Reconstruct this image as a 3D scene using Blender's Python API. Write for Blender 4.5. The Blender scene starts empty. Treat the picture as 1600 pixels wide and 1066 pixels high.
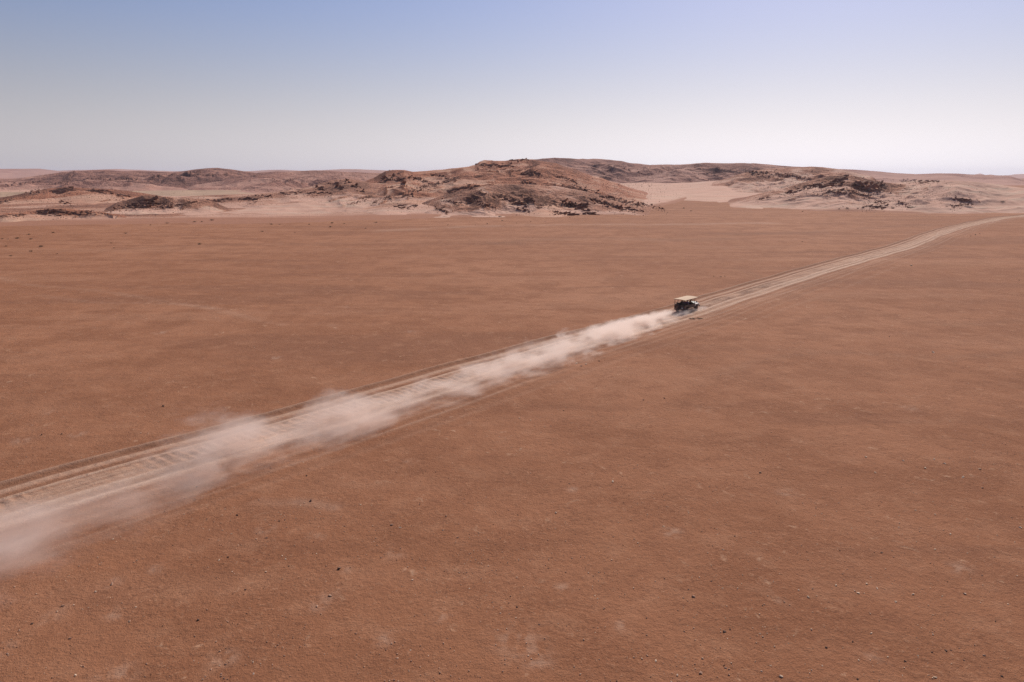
import bpy, bmesh, math, random
import numpy as np
from mathutils import Vector, Matrix, Quaternion

# ------------------------------------------------------------------ camera, sky, sun, exposure
scene = bpy.context.scene
col = scene.collection
CAM_H = 20.0
FPX = 1067.0                                   # focal length in photograph pixels (1600 wide)
PITCH = math.atan(258.0 / FPX)
cam_data = bpy.data.cameras.new("camera")
cam_data.sensor_width = 36.0
cam_data.lens = 36.0 * FPX / 1600.0
cam_data.clip_start = 0.5
cam_data.clip_end = 60000.0
cam = bpy.data.objects.new("camera", cam_data)
col.objects.link(cam)
cam.location = (0, 0, CAM_H)
cam.rotation_euler = (math.pi / 2 - PITCH, 0, 0)
scene.camera = cam

SUN_AZ, SUN_EL = math.radians(24.0), math.radians(38.0)
sun_dir = Vector((math.sin(SUN_AZ) * math.cos(SUN_EL), math.cos(SUN_AZ) * math.cos(SUN_EL), math.sin(SUN_EL)))
world = bpy.data.worlds.new("World")
scene.world = world
world.use_nodes = True
wt = world.node_tree
wt.nodes.clear()
sky = wt.nodes.new("ShaderNodeTexSky")
sky.sky_type = 'NISHITA'
sky.sun_disc = False
sky.sun_elevation = SUN_EL
sky.sun_rotation = SUN_AZ
sky.altitude = 900.0
sky.air_density = 1.0
sky.dust_density = 1.0
sky.ozone_density = 1.0
hsv = wt.nodes.new("ShaderNodeHueSaturation")
hsv.inputs['Saturation'].default_value = 1.06
bw = wt.nodes.new("ShaderNodeRGBToBW")
tcw = wt.nodes.new("ShaderNodeTexCoord")
sepw = wt.nodes.new("ShaderNodeSeparateXYZ")
mr = wt.nodes.new("ShaderNodeMapRange")           # dusty air: the lower the view, the whiter, all the way round
mr.interpolation_type = 'SMOOTHSTEP'
mr.inputs['From Min'].default_value = 0.0
mr.inputs['From Max'].default_value = 0.26
mr.inputs['To Min'].default_value = 1.0
mr.inputs['To Max'].default_value = 0.0
hz = wt.nodes.new("ShaderNodeMix")
hz.data_type = 'RGBA'
pink = wt.nodes.new("ShaderNodeMix")
pink.data_type = 'RGBA'
pink.blend_type = 'MULTIPLY'
pink.inputs['Factor'].default_value = 1.0
pink.inputs['B'].default_value = (0.975, 0.93, 0.968, 1)
tint = wt.nodes.new("ShaderNodeMix")
tint.data_type = 'RGBA'
tint.blend_type = 'MULTIPLY'
tint.inputs['Factor'].default_value = 1.0
tint.inputs['B'].default_value = (1.13, 0.985, 1.09, 1)
bg = wt.nodes.new("ShaderNodeBackground")
bg.inputs['Strength'].default_value = 0.079
wo = wt.nodes.new("ShaderNodeOutputWorld")
for a_, b_ in ((sky.outputs[0], hsv.inputs['Color']), (hsv.outputs[0], tint.inputs['A']), (sky.outputs[0], bw.inputs[0]),
               (bw.outputs[0], pink.inputs['A']), (tcw.outputs['Generated'], sepw.inputs[0]), (sepw.outputs['Z'], mr.inputs['Value']),
               (mr.outputs[0], hz.inputs['Factor']), (tint.outputs['Result'], hz.inputs['A']), (pink.outputs['Result'], hz.inputs['B']),
               (hz.outputs['Result'], bg.inputs['Color']), (bg.outputs[0], wo.inputs[0])):
    wt.links.new(a_, b_)

sl = bpy.data.lights.new("sun", 'SUN')
sl.energy = 4.35
sl.angle = math.radians(0.53)
sl.color = (1.0, 0.94, 0.86)
sun = bpy.data.objects.new("sun", sl)
sun.rotation_mode = 'QUATERNION'
sun.rotation_quaternion = sun_dir.to_track_quat('Z', 'Y')
sun.location = (0, 0, 200)
col.objects.link(sun)

scene.view_settings.view_transform = 'Standard'
scene.view_settings.look = 'None'
scene.view_settings.exposure = 0.0
scene.view_settings.gamma = 1.0
scene.view_settings.use_curve_mapping = False
scene.render.engine = 'CYCLES'
scene.cycles.volume_bounces = 6
scene.cycles.max_bounces = 8
scene.cycles.use_denoising = True
scene.cycles.denoiser = 'OPENIMAGEDENOISE'
scene.cycles.denoising_input_passes = 'RGB_ALBEDO_NORMAL'
scene.cycles.denoising_prefilter = 'NONE'

DUST_SIGMA = 1.7
HAZE_DENSITY = 3.2e-5
random.seed(7)
rng = np.random.default_rng(11)

# ------------------------------------------------------------------ helpers
def ray(px, py):
    px = np.asarray(px, float); py = np.asarray(py, float)
    dx = (px - 800) / FPX; dy = (533 - py) / FPX
    return dx, math.cos(PITCH) + dy * math.sin(PITCH), -math.sin(PITCH) + dy * math.cos(PITCH)

def ground_at(px, py):
    x, y, z = ray(px, py)
    k = -CAM_H / z
    return np.array([x * k, y * k])

def pol(px, py):                               # azimuth and tangent of the elevation of a sight line
    x, y, z = ray(px, py)
    return np.arctan2(x, y), z / np.hypot(x, y)

def _hash(ix, iy, seed):
    h = (ix.astype(np.int64) * 374761393 + iy.astype(np.int64) * 668265263 + seed * 974634777) & 0xFFFFFFFF
    h = ((h ^ (h >> 13)) * 1274126177) & 0xFFFFFFFF
    h = h ^ (h >> 16)
    return (h & 0xFFFF) / 65535.0

def vnoise(x, y, seed=0):                      # value noise, 0..1
    ix = np.floor(x); iy = np.floor(y)
    fx = x - ix; fy = y - iy
    fx = fx * fx * fx * (fx * (fx * 6 - 15) + 10); fy = fy * fy * fy * (fy * (fy * 6 - 15) + 10)
    a = _hash(ix, iy, seed); b = _hash(ix + 1, iy, seed); c = _hash(ix, iy + 1, seed); d = _hash(ix + 1, iy + 1, seed)
    return (a * (1 - fx) + b * fx) * (1 - fy) + (c * (1 - fx) + d * fx) * fy

def fbm(x, y, octs=5, seed=0, gain=0.5):
    v = np.zeros_like(x); a = 1.0; t = 0.0
    for o in range(octs):
        v += a * vnoise(x, y, seed + o * 17); t += a
        x, y = (x * 1.6 - y * 1.2) + 3.1, (x * 1.2 + y * 1.6) + 7.7
        a *= gain
    return v / t

def ridged(x, y, octs=5, seed=0, gain=0.55):
    v = np.zeros_like(x); a = 1.0; t = 0.0
    for o in range(octs):
        v += a * (1 - np.abs(2 * vnoise(x, y, seed + o * 17) - 1)); t += a
        x, y = (x * 1.6 - y * 1.2) + 3.1, (x * 1.2 + y * 1.6) + 7.7
        a *= gain
    return v / t

def sstep(a, b, x):
    t = np.clip((x - a) / (b - a), 0, 1)
    return t * t * (3 - 2 * t)

def grid_mesh(name, X, Y, Z, attrs=None, wrap=False):
    n, m = X.shape                              # rows, columns
    me = bpy.data.meshes.new(name)
    idx = np.arange(n * m).reshape(n, m)
    if wrap:
        idx = np.concatenate([idx, idx[:, :1]], 1)
    q = np.stack([idx[:-1, :-1], idx[:-1, 1:], idx[1:, 1:], idx[1:, :-1]], -1).reshape(-1, 4)
    me.vertices.add(n * m)
    me.vertices.foreach_set('co', np.stack([X, Y, Z], -1).astype(np.float32).ravel())
    me.loops.add(q.size)
    me.loops.foreach_set('vertex_index', q.astype(np.int32).ravel())
    me.polygons.add(len(q))
    me.polygons.foreach_set('loop_start', np.arange(0, q.size, 4, dtype=np.int32))
    me.polygons.foreach_set('use_smooth', np.ones(len(q), bool))
    for k, v in (attrs or {}).items():
        at = me.attributes.new(k, 'FLOAT', 'POINT')
        at.data.foreach_set('value', v.astype(np.float32).ravel())
    me.update(calc_edges=True)
    return me

def put(name, me, mat=None, parent=None):
    o = bpy.data.objects.new(name, me)
    col.objects.link(o)
    if mat is not None and me is not None and not me.materials:
        me.materials.append(mat)
    if parent is not None:
        o.parent = parent
    return o

def tag(o, label=None, cat=None, group=None, kind=None):
    if label: o["label"] = label
    if cat: o["category"] = cat
    if group: o["group"] = group
    if kind: o["kind"] = kind
    return o

def empty(name, loc=(0, 0, 0), rz=0.0):
    o = bpy.data.objects.new(name, None)
    o.empty_display_size = 0.3
    col.objects.link(o)
    o.location = loc
    o.rotation_euler = (0, 0, rz)
    return o

# ------------------------------------------------------------------ materials
class NT:
    def __init__(self, name):
        self.mat = bpy.data.materials.new(name)
        self.mat.use_nodes = True
        self.t = self.mat.node_tree
        self.t.nodes.clear()
        self.out = self.t.nodes.new("ShaderNodeOutputMaterial")
    def n(self, typ, **kw):
        nd = self.t.nodes.new(typ)
        for k, v in kw.items(): setattr(nd, k, v)
        return nd
    def l(self, sock, val):
        if isinstance(val, bpy.types.NodeSocket): self.t.links.new(val, sock)
        else: sock.default_value = val
    def m(self, op, a, b=None, c=None, clamp=False):
        nd = self.n("ShaderNodeMath", operation=op, use_clamp=clamp)
        for i, v in enumerate((a, b, c)):
            if v is not None: self.l(nd.inputs[i], v)
        return nd.outputs[0]
    def pos(self):
        return self.n("ShaderNodeNewGeometry").outputs['Position']
    def scale(self, vec, s):
        nd = self.n("ShaderNodeMapping")
        self.l(nd.inputs['Vector'], vec)
        nd.inputs['Scale'].default_value = s
        return nd.outputs[0]
    def noise(self, vec, scale, detail=3.0, rough=0.55, dist=0.0):
        nd = self.n("ShaderNodeTexNoise")
        self.l(nd.inputs['Vector'], vec)
        nd.inputs['Scale'].default_value = scale
        nd.inputs['Detail'].default_value = detail
        nd.inputs['Roughness'].default_value = rough
        nd.inputs['Distortion'].default_value = dist
        return nd.outputs[0]
    def smooth(self, v, a, b, lo=0.0, hi=1.0):
        nd = self.n("ShaderNodeMapRange", interpolation_type='SMOOTHSTEP')
        self.l(nd.inputs['Value'], v)
        nd.inputs['From Min'].default_value = a; nd.inputs['From Max'].default_value = b
        nd.inputs['To Min'].default_value = lo; nd.inputs['To Max'].default_value = hi
        return nd.outputs[0]
    def mix(self, fac, a, b, blend='MIX'):
        nd = self.n("ShaderNodeMix", data_type='RGBA', blend_type=blend)
        self.l(nd.inputs['Factor'], fac)
        for s, v in (('A', a), ('B', b)):
            if isinstance(v, tuple) and len(v) == 3: v = v + (1.0,)
            self.l(nd.inputs[s], v)
        return nd.outputs['Result']
    def attr(self, name):
        nd = self.n("ShaderNodeAttribute", attribute_name=name)
        return nd.outputs['Fac']
    def bump(self, h, strength, dist, normal=None):
        nd = self.n("ShaderNodeBump")
        nd.inputs['Strength'].default_value = strength
        nd.inputs['Distance'].default_value = dist
        self.l(nd.inputs['Height'], h)
        if normal is not None: self.l(nd.inputs['Normal'], normal)
        return nd.outputs[0]
    def bsdf(self, color, rough=0.9, normal=None, metal=0.0, spec=0.2, **kw):
        nd = self.n("ShaderNodeBsdfPrincipled")
        if isinstance(color, tuple) and len(color) == 3: color = color + (1.0,)
        self.l(nd.inputs['Base Color'], color)
        self.l(nd.inputs['Roughness'], rough)
        nd.inputs['Metallic'].default_value = metal
        nd.inputs['Specular IOR Level'].default_value = spec
        for k, v in kw.items(): self.l(nd.inputs[k], v)
        if normal is not None: self.l(nd.inputs['Normal'], normal)
        self.t.links.new(nd.outputs[0], self.out.inputs['Surface'])
        return self.mat

def ground_material():
    M = NT("red_gravel_plain")
    P = M.pos()
    big = M.noise(P, 0.012, 4, 0.55)
    mid = M.noise(P, 0.11, 4, 0.6)
    c = M.mix(M.smooth(big, 0.36, 0.64), (0.342, 0.144, 0.073), (0.403, 0.178, 0.094))
    c = M.mix(M.smooth(mid, 0.42, 0.62, 0.0, 0.8), c, (0.297, 0.121, 0.060))
    # long faint bands where water once ran
    band = M.noise(M.scale(P, (0.010, 0.07, 1)), 1.0, 4, 0.6, 0.6)
    c = M.mix(M.smooth(band, 0.52, 0.66, 0, 0.38), c, (0.432, 0.210, 0.121))
    c = M.mix(M.smooth(band, 0.48, 0.36, 0, 0.65), c, (0.269, 0.114, 0.061))
    m2 = M.noise(P, 0.42, 5, 0.6, 0.3)
    c = M.mix(M.smooth(m2, 0.50, 0.68, 0, 0.40), c, (0.437, 0.210, 0.117))
    c = M.mix(M.smooth(m2, 0.46, 0.30, 0, 0.45), c, (0.260, 0.106, 0.055))
    # pale crusty patches
    wob = M.noise(P, 0.9, 5, 0.65, 0.5)
    sparse = M.noise(P, 0.13, 2, 0.5)
    patch = M.m('MULTIPLY', M.smooth(wob, 0.60, 0.72), M.smooth(sparse, 0.46, 0.58))
    c = M.mix(M.m('MULTIPLY', patch, 0.75), c, (0.556, 0.322, 0.198))
    # grit: dark and light grains
    g1 = M.noise(P, 3.2, 5, 0.78)
    g2 = M.noise(P, 10.0, 4, 0.75)
    gz = M.smooth(M.noise(P, 0.22, 3, 0.6), 0.40, 0.62, 0.4, 1.0)
    c = M.mix(M.m('MULTIPLY', gz, M.smooth(g1, 0.48, 0.36, 0, 0.55)), c, (0.188, 0.077, 0.041))
    c = M.mix(M.m('MULTIPLY', gz, M.smooth(g1, 0.56, 0.68, 0, 0.55)), c, (0.497, 0.266, 0.157))
    c = M.mix(M.m('MULTIPLY', gz, M.smooth(g2, 0.46, 0.34, 0, 0.7)), c, (0.188, 0.080, 0.044))
    c = M.mix(M.m('MULTIPLY', gz, M.smooth(g2, 0.60, 0.70, 0, 0.65)), c, (0.516, 0.308, 0.193))
    # pale road dust laid on top (attribute of the road sheet only)
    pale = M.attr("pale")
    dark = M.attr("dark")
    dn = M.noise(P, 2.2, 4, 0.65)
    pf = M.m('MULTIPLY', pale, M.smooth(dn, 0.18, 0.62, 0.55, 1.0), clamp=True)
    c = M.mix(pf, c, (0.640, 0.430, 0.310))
    c = M.mix(dark, c, (0.215, 0.110, 0.068))  # wheel marks, plus shade painted below the berm and in washboard troughs
    h = M.m('ADD', M.m('MULTIPLY', M.noise(P, 0.45, 3, 0.55), 0.22), M.m('MULTIPLY', g1, 0.13))
    h = M.m('ADD', h, M.m('MULTIPLY', g2, 0.06))
    nrm = M.bump(h, 0.9, 1.0)
    return M.bsdf(c, 0.95, nrm, spec=0.1)

def hill_material(name, sand, earth, rock, fine=1.0):
    M = NT(name)
    P = M.pos()
    rk = M.attr("rock")
    n1 = M.noise(P, 0.05 * fine, 5, 0.6)
    n2 = M.noise(P, 0.35 * fine, 5, 0.65)
    n3 = M.noise(P, 1.3 * fine, 3, 0.7)
    pl = M.attr("plain")
    c = M.mix(M.smooth(n1, 0.35, 0.65), sand, tuple(0.86 * v for v in sand))
    wb = M.noise(M.scale(P, (0.012 * fine, 0.10 * fine, 0.25 * fine)), 1.0, 5, 0.6, 0.5)
    c = M.mix(M.smooth(wb, 0.50, 0.66, 0, 0.6), c, tuple(min(0.62, 1.2 * v) for v in sand))
    c = M.mix(M.smooth(wb, 0.48, 0.34, 0, 0.6), c, tuple(0.5 * (u_ + v_) for u_, v_ in zip(sand, earth)))
    e = M.m('ADD', rk, M.m('MULTIPLY', M.m('SUBTRACT', n1, 0.5), 0.9))
    c = M.mix(M.smooth(e, 0.12, 0.5), c, earth)
    e2 = M.m('ADD', rk, M.m('MULTIPLY', M.m('SUBTRACT', n2, 0.5), 1.6))
    c = M.mix(M.smooth(e2, 0.50, 0.80, 0, 0.9), c, rock)
    c = M.mix(M.m('MULTIPLY', M.smooth(rk, 0.0, 0.5, 0.25, 1.0), M.smooth(n3, 0.5, 0.36, 0, 0.5)), c, tuple(0.5 * v for v in earth))
    c = M.mix(M.smooth(n3, 0.6, 0.75, 0, 0.35), c, tuple(min(0.6, 1.25 * v) for v in sand))
    c = M.mix(M.smooth(M.m('ADD', pl, M.m('MULTIPLY', M.m('SUBTRACT', wb, 0.5), 1.4)), 0.15, 0.75), c, (0.375, 0.176, 0.108))
    h = M.m('ADD', M.m('MULTIPLY', n2, 3.2 / fine), M.m('MULTIPLY', n3, 0.9 / fine))
    h = M.m('MULTIPLY', h, M.m('ADD', 0.12, rk))
    return M.bsdf(c, 0.95, M.bump(h, 1.0, 1.0), spec=0.08)

def rock_material(name, a, b, cc, bump=True):
    M = NT(name)
    oi = M.n("ShaderNodeObjectInfo").outputs['Random']
    P = M.pos()
    n = M.noise(P, 0.8, 5, 0.7)
    n2 = M.noise(P, 6.0, 3, 0.7)
    c = M.mix(M.smooth(n, 0.35, 0.65), a, b)
    c = M.mix(M.m('MULTIPLY', oi, 0.5), c, cc)
    c = M.mix(M.smooth(n2, 0.5, 0.35, 0, 0.4), c, tuple(0.5 * v for v in a))
    return M.bsdf(c, 0.88, M.bump(M.m('ADD', M.m('MULTIPLY', n, 0.5), M.m('MULTIPLY', n2, 0.06)), 0.8, 0.6) if bump else None, spec=0.05)

def paint(name, color, rough=0.5, dust=0.35, metal=0.0, dustcol=(0.40, 0.24, 0.16)):
    M = NT(name)
    tc = M.n("ShaderNodeTexCoord").outputs['Object']
    n = M.noise(tc, 3.0, 5, 0.65)
    c = M.mix(M.smooth(n, 0.3, 0.75, 0.05, dust), color, dustcol)
    return M.bsdf(c, M.smooth(n, 0.3, 0.7, rough, min(1, rough + 0.3)), None, metal, 0.4)

MAT_GROUND = ground_material()
MAT_HILL = hill_material("red_sand_and_rock", (0.640, 0.375, 0.272), (0.465, 0.220, 0.140), (0.255, 0.125, 0.086))
MAT_HILL_RED = hill_material("red_earth_slope", (0.590, 0.325, 0.220), (0.465, 0.192, 0.112), (0.260, 0.114, 0.075))
MAT_TAN = hill_material("tan_sand_flat", (0.480, 0.315, 0.215), (0.370, 0.215, 0.145), (0.200, 0.120, 0.090))
MAT_FAR = hill_material("far_brown_slope", (0.470, 0.255, 0.190), (0.370, 0.182, 0.135), (0.240, 0.122, 0.098), 0.35)
MAT_ROCK = rock_material("dark_desert_rock", (0.225, 0.115, 0.080), (0.330, 0.172, 0.115), (0.160, 0.085, 0.062))
MAT_ROCK_PALE = rock_material("pale_desert_rock", (0.400, 0.250, 0.180), (0.500, 0.330, 0.245), (0.300, 0.170, 0.115))
MAT_STONE_W = rock_material("white_quartz_stone", (0.640, 0.450, 0.310), (0.720, 0.540, 0.400), (0.500, 0.330, 0.215), False)
MAT_STONE_D = rock_material("dark_stone", (0.130, 0.080, 0.060), (0.200, 0.120, 0.085), (0.100, 0.064, 0.050), False)
MAT_STONE_B = rock_material("brown_stone", (0.400, 0.235, 0.160), (0.500, 0.310, 0.215), (0.300, 0.165, 0.108), False)

# ------------------------------------------------------------------ the road line and the ground sheet
TRUCK_PX = (1073, 486.5)
T0 = ground_at(*TRUCK_PX)
A0 = ground_at(0, 795)
AX = (A0 - T0) / np.linalg.norm(A0 - T0)          # from the truck back along the road
PERP = np.array([-AX[1], AX[0]])
if PERP[1] > 0: PERP = -PERP                       # towards the viewer's side of the road

road_pts = [T0 + AX * 170, T0 + AX * 120, T0 + AX * 80, T0 + AX * 40, T0]
for q in [(1150, 461.5), (1262, 427.5), (1337, 405), (1394, 389), (1431, 377.5), (1469, 363.5), (1506, 352.5), (1562, 341.5), (1600, 337.6)]:
    road_pts.append(ground_at(*q))
d_end = road_pts[-1] - road_pts[-2]
road_pts.append(road_pts[-1] + d_end * 3)
road_pts.append(road_pts[-1] + d_end * 6)
road_pts = np.array(road_pts)

def catmull(P, step):
    out = []
    Q = np.vstack([2 * P[0] - P[1], P, 2 * P[-1] - P[-2]])
    for i in range(1, len(Q) - 2):
        p0, p1, p2, p3 = Q[i - 1], Q[i], Q[i + 1], Q[i + 2]
        L = np.linalg.norm(p2 - p1)
        t = np.linspace(0, 1, max(4, int(L / step)), endpoint=False)[:, None]
        m1 = (p2 - p0) / (np.linalg.norm(p2 - p0)) * L
        m2 = (p3 - p1) / (np.linalg.norm(p3 - p1)) * L
        out.append((2 * t**3 - 3 * t**2 + 1) * p1 + (t**3 - 2 * t**2 + t) * m1 + (-2 * t**3 + 3 * t**2) * p2 + (t**3 - t**2) * m2)
    out.append(Q[-2][None])
    return np.vstack(out)

road_c = catmull(road_pts, 0.11)
coarse = road_c[::30]
tan_ = np.gradient(coarse, axis=0)
tan_ /= np.linalg.norm(tan_, axis=1)[:, None]

def road_dist(x, y):                               # signed lateral distance (+ towards viewer's side)
    sh = x.shape
    p = np.stack([x.ravel(), y.ravel()], 1)
    best = np.full(len(p), 1e3); sgn = np.zeros(len(p))
    cl = coarse[::12]
    near = []
    for k in range(0, len(p), 40000):
        q = p[k:k + 40000]
        dm = ((q[:, None, :] - cl[None]) ** 2).sum(-1).min(1)
        near.append(k + np.where(dm < 42 ** 2)[0])
    near = np.concatenate(near)
    for k in range(0, len(near), 20000):
        ii = near[k:k + 20000]
        d = p[ii, None, :] - coarse[None]
        dd = (d ** 2).sum(-1)
        j = dd.argmin(1)
        dj = d[np.arange(len(ii)), j]
        best[ii] = dj[:, 0] * tan_[j, 1] - dj[:, 1] * tan_[j, 0]
        off = np.abs(dj[:, 0] * tan_[j, 0] + dj[:, 1] * tan_[j, 1]) > 5
        best[ii[off]] = 1e3
    return best.reshape(sh)

ROAD_L, ROAD_R = -5.2, 10.5

def ground_h(x, y):
    r = np.hypot(x, y)
    h = (fbm(x / 38, y / 38, 3, 5) - 0.5) * 0.42 + (fbm(x / 9, y / 9, 2, 9) - 0.5) * 0.12
    return h * sstep(3, 14, r)

rows = [1.0]
while rows[-1] < 16000:
    r = rows[-1]
    rows.append(r * (1.05 if r < 22 else 1.0085 if r < 190 else 1.02 if r < 900 else 1.06))
rows = np.array(rows)
phis = np.concatenate([np.radians(np.linspace(-50, 50, 640)), np.radians(np.linspace(50, 310, 90))[1:-1]])
PH, RR = np.meshgrid(phis, rows)
GX, GY = RR * np.sin(PH), RR * np.cos(PH)
lat = road_dist(GX, GY)
trench = sstep(ROAD_L + 0.3, ROAD_L + 2.2, lat) * (1 - sstep(ROAD_R - 2.2, ROAD_R - 0.3, lat))
GZ = ground_h(GX, GY) - 0.30 * trench
PATCHES = [(516, 931, .5), (497, 947, .4), (540, 888, .3), (245, 888, .4), (176, 910, .4), (80, 966, .55), (98, 948, .3), (183, 957, .45), (618, 860, .6), (690, 964, .4), (415, 825, .5), (495, 834, .5), (880, 915, .4), (810, 1000, 1.0), (840, 1030, .6),
           (1365, 1026, .5), (895, 763, .35), (1220, 945, .35), (970, 975, .35), (5, 1015, .4), (180, 1058, .7), (725, 660, .7), (30, 690, .7), (120, 680, .6), (75, 645, .5), (640, 720, .5), (1050, 830, .5), (1230, 770, .6), (1500, 890, .5), (350, 1030, .5), (600, 1000, .4), (1420, 640, .6), (1100, 640, .6), (540, 480, .8), (640, 520, .8), (430, 560, .7), (250, 520, .8)]
def line_d(pxs):
    P_ = np.array([ground_at(*q) for q in pxs])
    P_ = catmull(P_, 2.0)
    lo, hi = P_.min(0) - 30, P_.max(0) + 30
    d = np.full(GX.shape, 1e3)
    m_ = (GX > lo[0]) & (GX < hi[0]) & (GY > lo[1]) & (GY < hi[1])
    q = np.stack([GX[m_], GY[m_]], 1)
    out = np.empty(len(q))
    for k in range(0, len(q), 8000):
        out[k:k + 8000] = np.sqrt(((q[k:k + 8000, None] - P_[None]) ** 2).sum(-1).min(1))
    d[m_] = out
    return d
g_pale = np.zeros_like(GX); g_dark = np.zeros_like(GX)
brk = sstep(.3, .6, fbm(GX / 7, GY / 7, 3, 91))
for pxs, w, p_, k_ in (([(285, 748), (318, 738), (350, 741), (372, 760), (395, 778), (430, 784), (470, 782), (520, 790)], .55, .30, .0),
                   ([(330, 765), (380, 790), (430, 797), (480, 795)], .45, .0, .30),
                   ([(1440, 396), (1395, 410), (1330, 434), (1260, 462), (1180, 488), (1090, 516), (1000, 545), (900, 575)], .9, .0, .35),
                   ([(1420, 408), (1340, 442), (1260, 472), (1160, 505)], .5, .22, .0),
                   ([(-20, 430), (60, 447), (150, 455), (250, 470), (330, 484), (400, 500)], .9, .17, .0),
                   ([(60, 462), (160, 474), (230, 474), (320, 480), (420, 505), (520, 510)], .8, .14, .0),
                   ([(-20, 398), (150, 391), (300, 384), (600, 380), (800, 379)], 3.0, .0, .25),
                   ([(780, 379), (870, 374), (960, 372), (1050, 375), (1140, 373)], 4.0, .0, .35),
                   ([(1080, 366), (1200, 365), (1350, 357), (1480, 350)], 3.0, .0, .28),
                   ([(600, 360), (800, 352), (1000, 351), (1200, 349)], 5.0, .25, .0),
                   ([(1100, 600), (1200, 560), (1330, 552), (1480, 560), (1620, 548)], 1.2, .0, .25),
                   ([(1150, 420), (1300, 470), (1450, 505), (1620, 500)], 1.5, .0, .22),
                   ([(640, 660), (760, 630), (860, 605), (1000, 563)], .5, .0, .30)):
    e_ = np.exp(-(line_d(pxs) / w) ** 2) * (.35 + .65 * brk)
    g_pale += p_ * e_; g_dark += k_ * e_
rd_p = random.Random(3)
for px_, py_, rad in PATCHES:
    q_ = ground_at(px_, py_)
    g_pale += rd_p.uniform(.18, .46) * np.exp(-((GX - q_[0]) ** 2 + (GY - q_[1]) ** 2) / rad ** 2) * sstep(.35, .65, fbm(GX / .45, GY / .45, 3, 95))
ground = put("ground", grid_mesh("ground", GX, GY, GZ, {'pale': g_pale, 'dark': g_dark}, wrap=True), MAT_GROUND)
tag(ground, "flat reddish brown gravel plain stretching to the horizon", kind="structure")

# road sheet: ruts, ridges, washboard
tr = np.gradient(road_c, axis=0)
tr /= np.linalg.norm(tr, axis=1)[:, None]
nr = np.stack([tr[:, 1], -tr[:, 0]], 1)
seg = np.r_[0, np.cumsum(np.linalg.norm(np.diff(road_c, axis=0), axis=1))]
s_truck = seg[np.argmin(((road_c - T0) ** 2).sum(1))]
sv = s_truck - seg                                  # metres behind the truck (negative ahead)
keep = np.ones(len(seg), bool)
ahead = sv < -40
keep[ahead] = (np.arange(len(seg))[ahead] % 8 == 0)
road_k, nr_k, sv_k = road_c[keep], nr[keep], sv[keep]
tt = np.concatenate([np.linspace(ROAD_L, -4.6, 4)[:-1], np.linspace(-4.6, 4.2, 74), np.linspace(4.2, ROAD_R, 26)[1:]])
TT, SS = np.meshgrid(tt, sv_k)
wob = (fbm(SS / 16, TT * 0 + 3.3, 3, 3) - 0.5) * 1.3        # the ruts wander
lt = TT + wob * 0.8
RX = road_k[:, 0][:, None] + nr_k[:, 0][:, None] * TT
RY = road_k[:, 1][:, None] + nr_k[:, 1][:, None] * TT
def ga(x, c, w): return np.exp(-((x - c) / w) ** 2)
prof = np.zeros_like(TT); pale = np.zeros_like(TT); dark = np.zeros_like(TT)
for c, w, a in ((-4.05, .22, .15), (-3.4, .40, -.10), (-2.1, .35, .04), (-1.75, .20, -.07), (-1.35, .2, .04), (1.55, .28, .09), (2.3, .35, -.05), (2.95, .30, .06), (4.2, .25, -.03), (5.0, .3, .02), (6.1, .25, -.015), (7.9, .25, -.01)):
    prof += a * ga(lt, c, w)
lane = sstep(-1.35, -0.9, lt) * (1 - sstep(1.0, 1.45, lt))
lane2 = sstep(-3.2, -2.8, lt) * (1 - sstep(-2.2, -1.9, lt))
wv = SS / 0.80 + fbm(SS / 9, TT / 5, 3, 21) * 2.0 + 0.12 * TT
amp = sstep(0.05, 0.45, fbm(SS / 9, TT / 5, 2, 31))
corr = np.sin(2 * math.pi * wv)
amp = amp * np.clip(1.9 * fbm(SS / 1.3, TT / .9, 3, 33) - .25, .1, 1.1)
prof += corr * amp * (0.065 * lane + 0.014 * lane2)
prof += (fbm(RX / 0.5, RY / 0.5, 3, 41) - 0.5) * 0.05
for c, w, a in ((-4.05, .24, .45), (-2.6, .55, .62), (-1.30, .25, .75), (-0.4, .7, .52), (0.6, .7, .52), (1.55, .35, .95), (2.4, .5, .60), (3.0, .35, .80), (4.5, .5, .22), (5.6, .25, .22), (6.9, .25, .14), (8.9, .3, .08)):
    pale += a * ga(lt, c, w)
for c, w, a in ((-3.45, .40, .45), (-1.75, .17, .40), (2.15, .16, .25), (3.65, .20, .20), (6.2, .3, .30), (7.2, .25, .16), (8.3, .4, .20)):  # first band paints the berm's shadow strip; the rest darken ruts and wheel lines
    dark += a * ga(lt, c, w)
for k_, (c0, am, sc_, pa, da) in enumerate(((0.3, 3.4, 34, .35, .0), (0.9, 3.8, 41, .0, .30), (2.6, 4.2, 52, .30, .0), (3.6, 5.0, 47, .0, .26), (-2.0, 2.6, 38, .0, .22), (6.0, 5.0, 60, .22, .0))):
    cc_ = c0 + am * (fbm(SS / sc_, TT * 0 + 7.1 * k_, 3, 700 + k_) - 0.5) * 2          # stray wheel lines that cross the others
    pale += pa * ga(TT, cc_, .16); dark += da * ga(TT, cc_, .15); prof -= .025 * ga(TT, cc_, .15)
streak = fbm(lt * 5.0, SS / 25, 3, 51)
pale = pale * (0.55 + 0.9 * streak)
dark = dark * (0.5 + 1.0 * fbm(lt * 2, SS / 12, 3, 61)) + 0.22 * lane * amp * (corr < -0.35)  # last term paints shade into the washboard troughs
edge = sstep(ROAD_L, ROAD_L + 0.7, TT) * (1 - sstep(ROAD_R - 1.5, ROAD_R, TT))
RZ = ground_h(RX, RY) + 0.006 + edge * (prof + 0.012) + 0.03 * sstep(150, 400, -SS) * edge - 0.05 * (1 - sstep(0, 0.06, edge))
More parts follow.
